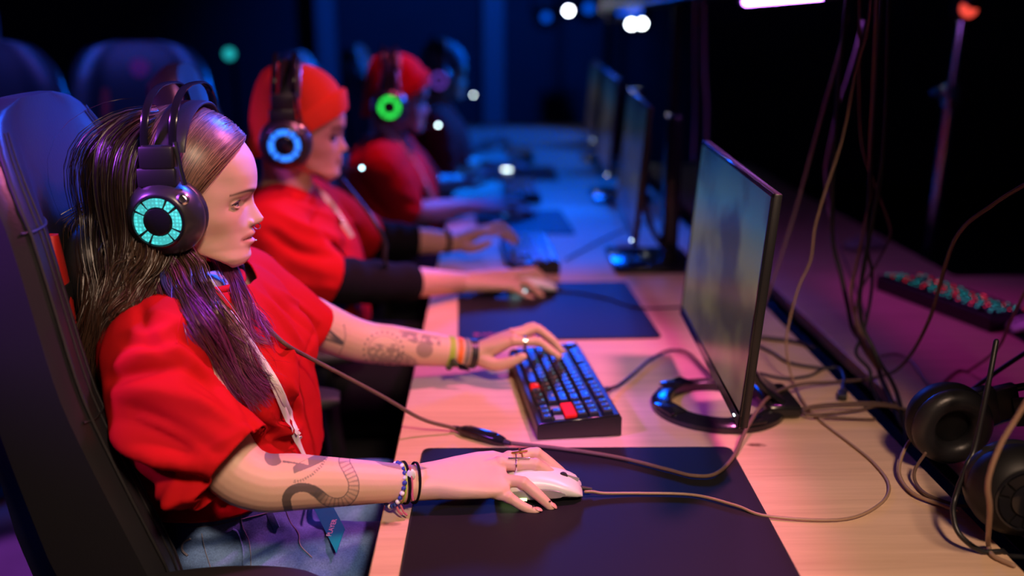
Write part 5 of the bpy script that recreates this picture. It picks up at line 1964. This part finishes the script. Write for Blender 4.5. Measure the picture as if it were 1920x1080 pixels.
def player(label, O, yaw, skin, wrist, wristL, elbow, elbowL, long_sleeves, hat, hat_label, led, mic_led, hs_label, scale=1.04, vox=.0042, lean=0.0, trousers='black_cloth', cuff=True, fold_lines=()):
    O = A(*O)
    Rm = np.array(Matrix.Rotation(yaw, 3, 'Z') @ Matrix.Rotation(lean, 3, 'Y'))
    T = lambda d, y, z: O + Rm @ (np.array([d, y, z]) * scale)
    D = O - A(-.418, 2.15, 1.155)
    t = thing('person', label, 'person', (O[0], O[1], 0))
    shR, shL = A(-.455, 1.965, .955) + D, A(-.440, 2.330, .955) + D
    wrist, wristL, elbow, elbowL = map(np.asarray, (wrist, wristL, elbow, elbowL))
    mb = MB()
    head_mb(mb, T, 90, 90, nose=.95, width=1.05, jaw=1.5)
    for s in (-1, 1):
        ear(mb, T, s)
    neck0 = A(-.462, 2.15, .96) + D
    mb.tube([T(-.028, 0, -.03), T(-.032, 0, -.09), T(-.04, 0, -.14), neck0], [.056, .055, .058, .062], 24)
    mb.tube([shR, neck0, shL], [.05, .07, .05], 16)
    arms = []
    for sh, el, wr, fg, th, w0, lat in ((shR, elbow, wrist, RF, RT_, R_WR, A(.05, .9, .25)), (shL, elbowL, wristL, LF, LT_, L_WR, A(.0, -1, .1))):
        k = [sh, sh * .5 + el * .5, sh * .1 + el * .9, el * .75 + wr * .25, el * .35 + wr * .65, wr]
        P = spline(k, 32)
        rr = np.interp(np.linspace(0, 5, 32), range(6), [.055, .050, .043, .042, .035, .026])
        mb.tube(P, rr, 20, round_ends=True)
        arms.append(P)
        mv = lambda q: wr + (np.asarray(q) - w0) * 1.05
        hand_mb(mb, wr, lat, [[mv(q) for q in f] for f in fg], [mv(q) for q in th], 1.08, (.030, .021))
    V, F, N = remesh(mb, vox, 3, .5)
    c = np.tile(A(*skin), (len(V), 1))
    q = ((V - O) @ Rm) / scale
    ay = np.abs(q[:, 1])
    G = lambda v, m_, s: np.exp(-((v - m_) / s) ** 2)
    h = (q[:, 2] > -.12) & (ay < .1) & (q[:, 0] > .03) & (q[:, 0] < .14)
    def mix(m_, col):
        m_ = np.clip(m_, 0, 1)[:, None]
        c[:] = c * (1 - m_) + np.asarray(col) * m_
    by = np.clip((ay - .012) / .040, 0, 1)
    mix(h * (ay > .010) * (ay < .054) * G(q[:, 2], .0035 + .006 * np.sin(by * 2.3), .0036), (.03, .02, .015))
    mix(h * np.clip(1.3 - ((ay / .025) ** 2 + ((q[:, 2] + .0648) / .0098) ** 2), 0, .5) * 1.2, A(*skin) * A(.75, .45, .45))
    mix(h * G(q[:, 2], -.0652, .002) * (ay < .024), (.08, .03, .03))
    part('body', raw_mesh('body', V, F, M['skin'], base_of(t), c), None, t)
    for s in (-1, 1):
        ec = T(.0590, s * .0325, -.0105)
        part('eye', MB().ball(ec, .0124 * scale, 20, 14), mat('dark_eye', (.05, .04, .04), .1), t)
    # t-shirt
    mb = MB()
    st = [((-.425, 2.15, .70), .135, .20), ((-.43, 2.15, .78), .135, .20), ((-.44, 2.15, .86), .135, .205), ((-.452, 2.15, .92), .128, .208), ((-.462, 2.15, .965), .110, .195), ((-.468, 2.15, 1.0), .088, .140), ((-.468, 2.15, 1.02), .072, .085)]
    cs = spline([list(A(*c_) + D) + [a, b] for c_, a, b in st], 26)
    mb.loft([(r[:3], A(r[3], 0, 0), A(.02, r[4], 0)) for r in cs], 40, 2.3)
    mb.tube([shR, shR * .5 + neck0 * .5 + A(0, 0, .020), neck0 + A(0, 0, .012), shL * .5 + neck0 * .5 + A(0, 0, .020), shL], [.072, .074, .078, .074, .072], 24, round_ends=True)
    cuffs = []
    for P, s in zip(arms, (-1, 1)):
        P2 = P[:15]
        end = P2[-1]
        ax = unit(P2[-1] - P2[-4])
        rr = np.interp(np.linspace(0, 1, len(P2)), [0, .25, .7, 1], [.066, .073, .070, .066])
        mb.tube(P2, rr, 22)
        cuffs.append((end, ax, .09))
    V, F, N = remesh(mb, .0075, 5, .5)
    L = []
    for P, s in zip(arms, (-1, 1)):
        for i, (k, dp) in enumerate(((2, .007), (5, -.007), (8, .007), (11, -.005))):
            L.append((P[k] + A(-.08, s * .05, .03), P[min(14, k + 3)] + A(.08, s * .05, -.03), .012, dp))
    L += [(A(-.52, 2.0, .80) + D, A(-.33, 2.0, .88) + D, .014, .008), (A(-.5, 2.0, .74) + D, A(-.3, 2.03, .80) + D, .014, -.008), (A(-.42, 1.99, .90) + D, A(-.3, 2.08, .76) + D, .014, .007)]
    V = folds(V, N, L)
    V = surf_folds(V, F, N, fold_lines)
    V = V + N * vnoise(V, 13, .004, 21)[:, None]
    V, F = cut(V, F, cuffs + [(A(-.425, 2.15, .704) + D, (0, 0, -1), .35)])
    bvh = BVHTree.FromPolygons([Vector(v) for v in V], F)
    ts = solidify(part('t_shirt', raw_mesh('t_shirt', V, F, M['red_cloth'], base_of(t)), None, t), .003)
    part('collar', MB().torus(A(-.455, 2.15, 1.012) + D, .075, .007, 32, 8, (.3, 0, 1)), M['red_cloth'], ts)
    if long_sleeves:
        for P, n_ in zip(arms, (25, 24)):
            k = P[6:n_]
            rr = np.interp(np.linspace(0, 1, len(k)), [0, .35, .7, 1], [.050, .054, .050, .043]) * (1 + .05 * np.sin(np.arange(len(k)) * 1.9))
            mb2 = MB().tube(spline(k, 40), np.interp(np.linspace(0, 1, 40), np.linspace(0, 1, len(k)), rr), 20)
            part('long_sleeve', mb2, M['black_cloth'], t, 'black long sleeve under the red t-shirt')
    mb = MB()
    mb.loft([(A(-.42, 2.15, z) + D, A(.13, 0, 0), A(0, .19, 0)) for z in (.50, .60, .69)], 28, 2.3)
    for s, y0 in ((-1, 2.04), (1, 2.26)):
        P = spline([A(-.40, y0, .58) + D, A(-.2, y0, .585) + D, A(.03, y0, .58) + D, A(.06, y0, .50) + D, A(.05, y0, .30) + D, A(.03, y0, .10 - D[2]) + D], 24)
        mb.tube(P, np.interp(np.linspace(0, 5, 24), range(6), [.10, .095, .08, .07, .062, .058]), 18, round_ends=True)
    V2, F2, N2 = remesh(mb, .012, 4, .5)
    part('trousers', raw_mesh('trousers', V2, F2, M[trousers], base_of(t)), None, t)
    for s, y0 in ((-1, 2.04), (1, 2.26)):
        b0 = A(O[0] + .448, O[1] - 2.15 + y0, 0)
        part('shoe', MB().loft([(b0 + A(x, 0, h / 2), A(0, w, 0), A(0, 0, h / 2)) for x, w, h in ((-.05, .028, .06), (-.02, .038, .10), (.05, .042, .10), (.12, .046, .07), (.20, .046, .055), (.24, .03, .04))], 16, 2.6), M['rubber'], t)
    beanie(T, M[hat], t, cuff, hat_label)
    hs = headset((0, 0, 0), 0, hs_label, led, mic=((-.01, .098, -.035), (.04, .094, -.075), (.090, .062, -.090), (.112, .030, -.084)), led_tip=mic_led, strap=.075)
    hs.location = tuple(O)
    hs.rotation_euler = Matrix(Rm.tolist()).to_euler()
    hs.scale = (scale * 1.04,) * 3
    return t, T, bvh, arms


p2 = player('man in an orange-red beanie and red t-shirt over black sleeves, second from the camera', (-.418, 2.15, 1.155), math.radians(10), (.56, .34, .24),
            A(-.072, 2.243, .784), A(-.095, 2.600, .803), at(612, 528, 1.99), at(690, 448, 2.52), True, 'red_knit', 'orange-red knitted beanie with a turned-up cuff', 'led_blue', 'led_tip',
            'black headset with a blue light ring over the orange beanie',
            fold_lines=[([(520, 400), (580, 430), (660, 455)], .013, .012), ([(500, 430), (560, 470), (620, 480)], .012, -.013), ([(540, 370), (600, 400), (670, 420)], .012, .010), ([(500, 480), (540, 520), (580, 540)], .012, .012), ([(600, 360), (640, 400), (680, 450)], .011, -.011), ([(520, 350), (560, 375), (600, 385)], .010, -.010), ([(560, 600), (640, 580), (740, 590)], .012, .010), ([(490, 560), (600, 610), (700, 600)], .012, -.012)])
p3 = player('player in a dark red beanie and red t-shirt, third from the camera', (-.300, 3.16, 1.150), math.radians(8), (.26, .16, .14),
            A(-.085, 3.205, .790), A(-.11, 3.64, .805), at(765, 402, 3.02), at(800, 350, 3.52), False, 'red_cloth', 'dark red beanie', 'led_green', 'led_white',
            'black headset with a green light ring worn by the third player', vox=.005)
p4 = player('farthest player in a dark cap and red t-shirt, lit blue', (-.205, 4.27, 1.170), math.radians(8), (.42, .26, .19),
            A(-.06, 4.27, .795), A(-.07, 4.70, .81), at(835, 330, 4.12), at(850, 300, 4.6), False, 'navy_cloth', 'dark cap', 'led_purple', 'led_white',
            'headset with a purple light ring worn by the farthest player', vox=.006, cuff=False)
t2, T2, bvh2, arms2 = p2
band(A(-.125, 2.590, .808), A(-.095, 2.600, .803) - at(690, 448, 2.52), .031, .006, .003, M['black_cloth'], 'wristband', 'black wristband on the left wrist', parent=t2)
for (bv, pts, lab, dep) in ((bvh2, [(548, 322), (580, 345), (612, 375), (640, 415), (658, 446)], 'white lanyard on the chest of the man in the orange beanie', 2.1), (p3[2], [(712, 232), (740, 260), (775, 300), (800, 350), (815, 385)], 'blue-lit white lanyard on the chest of the third player', 3.1)):
    P = spline([surf(bv, x, y, .006, dep) for x, y in pts], 24)
    lt = thing('lanyard', lab, 'lanyard', P[-1], 'lanyards of the men')
    st = []
    T_ = np.gradient(P, axis=0)
    for p, q in zip(P, T_):
        u = unit(np.cross(unit(q), unit(CAM - p)))
        st.append((p, u * .0085, unit(np.cross(u, q)) * .0008))
    part('strap', MB().loft(st, 8, 4), M['webbing'], lt)
    part('clip', MB().ball(P[17] + A(.0, -.004, 0), (.006, .004, .008), 12, 8), M['chrome'], lt)
# ================================================================== cables
def path(pts, n):
    P = []
    for x, y, v in pts:
        P.append(surf(S_BVH, x, y, .012, 1.4) if v == 'S' else on(x, y, v) if v < .9 else at(x, y, v))
    return spline(P, n)


def cable(label, pts, r, m, n=70, group=None, extra=None):
    P = path(pts, n)
    P[:, 2] = np.maximum(P[:, 2], np.where((P[:, 0] > DESK_F) & (P[:, 0] < DESK_B) | (P[:, 0] > .70), TOP + r + .0002, .6))
    c = P[len(P) // 2]
    t = thing('cable', label, 'cable', (c[0], c[1], min(P[:, 2])), group)
    part('cord', MB().tube(P, r, 10, round_ends=True), m, t)
    for e in extra or ():
        e(P, t)
    return t, P


def plug(P, t, i=-1, w=.012, ln=.03):
    a, b = (P[-2], P[-1]) if i == -1 else (P[1], P[0])
    d = unit(b - a)
    u = unit(np.cross(d, (0, 0, 1)))
    v = np.cross(u, d)
    part('plug', MB().loft([(b + d * k, u * w / 2 * s, v * w / 3 * s) for k, s in ((-.008, .5), (-.002, .6), (0, 1), (ln, 1), (ln + .001, .8))], 16, 4), M['rubber'], t)


# headset cable with its inline remote
cable('brown braided headset cable from the hair of the woman down to the remote', [(432, 512, 1.42), (447, 540, 'S'), (470, 575, 'S'), (500, 612, 'S'), (535, 645, 'S'), (575, 668, 1.34), (640, 702, 1.37), (720, 745, 1.40), (790, 785, 1.425), (852, 803, .759)], .0030, M['cable'], 90)
e0, e1 = on(855, 803, .7575), on(952, 830, .7575)
dv = unit(e1 - e0)
du = np.cross((0, 0, 1), dv)
KR = np.linalg.norm(e1 - e0) / .068
rm = thing('cable_remote', 'black inline remote of the headset cable, lying on the desk behind the mouse pad', 'cable remote', ((e0 + e1) / 2 * A(1, 1, 0) + A(0, 0, TOP)))
part('body', MB().loft([(e0 + dv * k * KR, du * w, A(0, 0, h)) for k, w, h in ((.004, .004, .004), (.010, .0085, .0068), (.014, .0105, .0075), (.052, .0105, .0075), (.058, .0085, .0068), (.064, .0055, .0048))], 24, 4), M['gloss'], rm)
part('cover_plate', MB().box(e0 + dv * .034 * KR + A(0, 0, .0075), (.036 * KR, .013, .003), .001, 2, np.column_stack([dv, du, (0, 0, 1)])), M['gloss'], rm)
part('dial', MB().box(e0 + dv * .030 * KR - du * .0100, (.014, .003, .005), .001, 2, np.column_stack([dv, du, (0, 0, 1)])), M['satin'], rm)
for q, s in ((e0, 1), (e1, -1)):
    part('strain_relief', MB().tube([q - dv * .006 * s, q + dv * .008 * s], [.0034, .0052], 12), M['rubber'], rm)
cable('brown braided cable from the remote across the mouse pad and over the monitor base',
      [(952, 830, .7575), (1060, 842, .7575), (1160, 858, .7575), (1250, 880, .7575), (1300, 892, .7575), (1342, 888, .7575), (1376, 855, .757), (1402, 800, .778), (1442, 744, .786), (1500, 721, .768), (1570, 716, .757), (1640, 708, .757),
       (1692, 684, 1.62), (1742, 600, 1.50), (1790, 450, 1.42), (1860, 385, 1.36), (1935, 338, 1.30)], .0030, M['cable'], 120)
# mouse cable
cable('tan mouse cable looping over the desk and climbing to the overhead beam', [(1098, 922, .7605), (1112, 922, .7598), (1135, 925, .758), (1200, 925, .757), (1300, 928, .757), (1380, 948, .757), (1440, 968, .754), (1580, 974, .753), (1650, 945, .753), (1667, 910, .753), (1640, 870, .753), (1600, 836, .753), (1540, 790, .753),
      (1508, 755, .756), (1487, 713, 1.64), (1475, 660, 1.65), (1478, 612, 1.66), (1497, 540, 1.67), (1520, 487, 1.68), (1528, 427, 1.69), (1547, 360, 1.70), (1580, 258, 1.72), (1606, 130, 1.74), (1626, 60, 1.75), (1640, -60, 1.76)], .0022, M['cable_tan'], 140)
# keyboard cable
cable('black keyboard cable arching from the keyboard to behind the nearest monitor', [(1141, 729, .764), (1160, 722, .757), (1185, 703, .757), (1218, 675, .757), (1255, 657, .757), (1290, 662, .757), (1318, 690, .757), (1345, 715, .757), (1400, 735, .757)], .0030, M['cable_black'], 60, None, [lambda P, t: plug(P, t, 0)])
HG = 'cables hanging from the overhead beam'
HANG = [
    ('violet-lit cable hanging at the left of the bundle, down to the end of the gap', [(1590, 30, 1.95), (1575, 95, 1.95), (1545, 200, 1.95), (1512, 320, 1.95), (1490, 400, 1.94), (1468, 470, 1.93), (1448, 530, 1.95), (1432, 575, 1.98)], .0030, 'cable_violet'),
    ('copper-coloured cable in the middle of the hanging bundle', [(1645, -20, 1.78), (1638, 140, 1.76), (1631, 300, 1.75), (1633, 360, 1.74), (1620, 430, 1.73), (1605, 500, 1.72), (1596, 545, 1.71), (1600, 580, 1.70), (1614, 625, 1.67), (1630, 660, 1.64), (1660, 722, 1.60), (1690, 790, 1.50)], .0030, 'cable_tan'),
    ('brown cable at the right of the hanging bundle, kinked outwards', [(1612, -20, 1.82), (1614, 250, 1.80), (1645, 355, 1.78), (1667, 418, 1.77), (1668, 445, 1.76), (1640, 500, 1.75), (1614, 543, 1.74), (1604, 590, 1.72), (1612, 640, 1.68), (1650, 700, 1.62)], .0024, 'cable'),
    ('thick black cable at the back of the hanging bundle', [(1590, -20, 1.84), (1570, 200, 1.83), (1560, 427, 1.80), (1578, 520, 1.77), (1590, 577, 1.74), (1598, 615, 1.71), (1615, 640, 1.68), (1640, 672, 1.64), (1655, 715, 1.60), (1692, 800, 1.48)], .0042, 'cable_black'),
    ('black cable crossing in front of the copper-coloured one', [(1655, -20, 1.74), (1640, 200, 1.73), (1626, 440, 1.71), (1635, 510, 1.70), (1631, 567, 1.69), (1618, 625, 1.67), (1605, 662, 1.65), (1630, 693, 1.62), (1633, 722, 1.60), (1650, 760, 1.55)], .0030, 'cable_black'),
    ('black cable falling straight behind the right headphones', [(1668, -20, 1.70), (1655, 300, 1.68), (1612, 560, 1.66), (1640, 660, 1.62), (1672, 715, 1.57), (1688, 760, 1.52), (1702, 830, 1.44)], .0038, 'cable_black'),
    ('dim magenta cable behind the hanging bundle', [(1618, 40, 2.1), (1600, 110, 2.1), (1572, 200, 2.1), (1552, 290, 2.1), (1548, 330, 2.1), (1560, 420, 2.05), (1600, 530, 1.95), (1625, 600, 1.9)], .0028, 'cable_violet'),
    ('faint magenta cable far behind the second monitor, right one of two', [(1321, 0, 2.9), (1321, 120, 2.9), (1325, 200, 2.9), (1324, 300, 2.9)], .0050, 'cable_violet'),
    ('faint magenta cable far behind the second monitor, left one of two', [(1304, 0, 3.0), (1303, 110, 3.0), (1304, 200, 3.0), (1300, 300, 3.0)], .0050, 'cable_violet'),
]
for lab, pts, r, m in HANG:
    cable(lab, pts, r, M[m], 80, HG)
cable('tan cable arching low over the purple-lit opposite desk to the right edge', [(1652, 668, .757), (1682, 665, .757), (1710, 678, .757), (1738, 716, .757), (1756, 722, .757), (1800, 705, 1.70), (1866, 658, 1.62), (1896, 600, 1.55), (1935, 520, 1.48)], .0026, M['cable_tan'], 70)
cable('thick black cable from the right edge down to the black headphones', [(1940, 650, 1.40), (1862, 702, 1.42), (1790, 756, 1.44)], .0036, M['cable_black'], 30)
cable('tan cable hanging in the right foreground', [(1945, 720, .96), (1905, 785, .97), (1878, 830, .975), (1858, 880, .98), (1852, 915, .985), (1856, 950, .995), (1854, 990, 1.02), (1853, 1022, .756), (1862, 1042, .754), (1900, 1060, .754)], .0030, M['cable_tan'], 60)
cable('dark violet-lit cable looping over the back edge of the desk in the right foreground', [(1868, 640, 1.16), (1853, 720, 1.14), (1828, 838, 1.12), (1813, 872, 1.11), (1792, 930, 1.10), (1787, 962, 1.085), (1800, 1003, 1.065), (1847, 1036, 1.055), (1920, 1045, 1.06)], .0034, M['cable_black'], 60)
cable('thin black cable on the desk between the nearest monitor and the gap', [(1415, 632, .754), (1455, 636, .754), (1492, 641, .754), (1525, 652, .754)], .0040, M['cable_black'], 30)
cable('black cable bending over the desk behind the nearest monitor', [(1416, 645, .754), (1450, 662, .754), (1480, 680, .754), (1540, 690, .754), (1570, 690, .756), (1582, 705, .756), (1580, 735, .756)], .0030, M['cable_black'], 40, None, [lambda P, t: plug(P, t, -1, .016)])
cable('black cable curling by the foot of the nearest monitor', [(1425, 700, .754), (1470, 709, .754), (1515, 705, .754), (1545, 690, .754)], .0026, M['cable_black'], 30)
cable('bundled brown cable coiled on the desk beside the gap', [(1690, 762, .756), (1640, 755, .757), (1560, 757, .756), (1510, 764, .756), (1500, 772, .756), (1530, 777, .756), (1600, 771, .756), (1650, 762, .758), (1700, 768, .757), (1640, 760, .762), (1540, 764, .760), (1506, 770, .760), (1520, 779, .760), (1600, 785, .755), (1640, 786, .755)], .0022, M['cable'], 110)
cable('pale cable bowing over the back edge of the desk under the black headphones', [(1722, 812, .800), (1702, 832, .782), (1688, 865, .768), (1688, 895, .758), (1712, 925, .756), (1760, 945, .756), (1795, 958, .757)], .0026, M['cable_tan'], 40)
cable('brown cable under the black headphones reaching the right edge', [(1735, 850, .795), (1716, 880, .770), (1717, 905, .757), (1740, 928, .756), (1800, 948, .756), (1860, 948, .757), (1930, 952, .757)], .0024, M['cable'], 40)
cable('thin dark mouse cable across the second mouse pad', [(1032, 545, .757), (1080, 548, .756), (1140, 560, .756), (1200, 577, .756), (1280, 576, .754)], .0022, M['cable_black'], 40)
cable('dark cable across the blue-lit desk behind the second keyboard', [(1060, 487, .756), (1100, 465, .754), (1150, 440, .754), (1200, 420, .754), (1250, 400, .754)], .0026, M['cable_black'], 40)
cable('black headset cable in front of the chest of the man in the orange beanie', [(640, 335, 2.20), (672, 375, 2.10), (700, 412, 2.05), (722, 455, 2.05), (722, 492, 2.05), (740, 520, 2.1)], .0045, M['cable_black'], 40)

# ================================================================== black headphones lying by the gap
M['dull'] = mat('dull_black_plastic', (.006, .006, .007), .5, spec=.3)
hp = headset((0, 0, 0), 0, 'black headphones lying on the back edge of the near desk', 'gloss', mic=None)
hp.location = (.675, 1.185, .800)
hp.rotation_euler = (0, math.radians(74), math.radians(-3))
hp.scale = (1.14, 1.14, 1.14)
for o in hp.children_recursive:
    if o.data and o.data.materials and o.data.materials[0].name.startswith('satin'):
        o.data.materials[0] = M['dull']

# ================================================================== stage lights, stand, far lights
def stage_light(px_, py_, Y, r, label, lens, tilt=(0, -1, -.25), group='stage lights'):
    c = at(px_, py_, Y)
    ax = unit(tilt)
    t = thing('stage_light', label, 'stage light', c, group)
    part('housing', MB().lathe(c - ax * .22, [(.03, 0), (r * 1.0, .03), (r * 1.18, .12), (r * 1.25, .215), (r * 1.1, .225)], ax, 24), M['black'], t)
    part('lens', MB().lathe(c - ax * .006, [(r, 0), (r * .9, .006), (r * .3, .012), (.001, .013)], ax, 24, cap=True), M[lens], t)
    b = MB()
    b.tube([c - ax * .1 + A(-r * 1.3, 0, 0), c - ax * .1 + A(-r * 1.3, 0, r * 1.8), c - ax * .1 + A(r * 1.3, 0, r * 1.8), c - ax * .1 + A(r * 1.3, 0, 0)], .012, 8)
    part('bracket', b, M['steel'], t)
    part('hanger', MB().tube([c - ax * .1 + A(0, 0, r * 1.8), (c[0], (c - ax * .1)[1], 3.25)], .014, 8), M['steel'], t)
    return t


stage_light(1066, 20, 6.6, .050, 'round white stage lamp left of the big bright one', 'lens')
stage_light(1184, 45, 6.2, .052, 'big bright white lamp pair, left lamp', 'lens')
stage_light(1203, 44, 6.2, .052, 'big bright white lamp pair, right lamp', 'lens')
stage_light(1024, 32, 7.0, .075, 'blue stage lamp near the pale column', 'lens_blue')
stage_light(1104, 15, 6.9, .085, 'dim blue stage lamp above the monitors', 'lens_blue')
for (x, y, Y, r, m, lab) in ((430, 101, 5.5, .030, 'led_cyan', 'small teal lamp in the dark behind the man in the orange beanie'),):
    c = at(x, y, Y)
    t = thing('wall_lamp', lab, 'lamp', c)
    part('bulb', MB().ball(c, r, 16, 12), M[m], t)
    part('socket', MB().tube([c + A(0, .02, 0), c + A(0, .09, 0)], .02, 12), M['black'], t)
    part('stem', MB().tube([c + A(0, .08, 0), (c[0], c[1] + .08, 0.0)], .012, 8), M['steel'], t)

# light stand behind the opposite desk
b0 = at(1762, 330, 3.0)
top = at(1806, 22, 3.0)
st = thing('light_stand', 'chrome light stand with a red-lit lamp head at the right edge', 'light stand', (b0[0], b0[1], 0))
foot = A(b0[0] - .02, b0[1], 0)
part('pole', MB().tube([foot + A(0, 0, .25), b0 * .55 + top * .45], .017, 14), M['chrome'], st)
part('upper_pole', MB().tube([b0 * .62 + top * .38, top], .011, 12), M['chrome'], st)
cl = b0 * .50 + top * .50
part('clamp', MB().box(cl, (.05, .05, .075), .01, 2), M['silver'], st)
kb = part('clamp_knob', MB().tube([cl + A(-.025, -.01, .01), cl + A(-.065, -.02, .012)], [.007, .012], 12), M['silver'], st)
hd = MB().lathe(top + A(.0, 0, .0), [(.012, -.03), (.035, -.01), (.045, .05), (.03, .08)], (.3, -.2, 1), 20)
part('lamp_head', hd, M['steel'], st)
part('lamp_lens', MB().ball(top + A(.002, -.03, .01), (.028, .012, .028), 14, 10), M['lens_red'], st)
for a in (.3, 2.4, 4.5):
    part('leg', MB().tube([foot + A(0, 0, .50), foot + A(.38 * math.cos(a), .38 * math.sin(a), .015)], .010, 8, round_ends=True), M['chrome'], st)
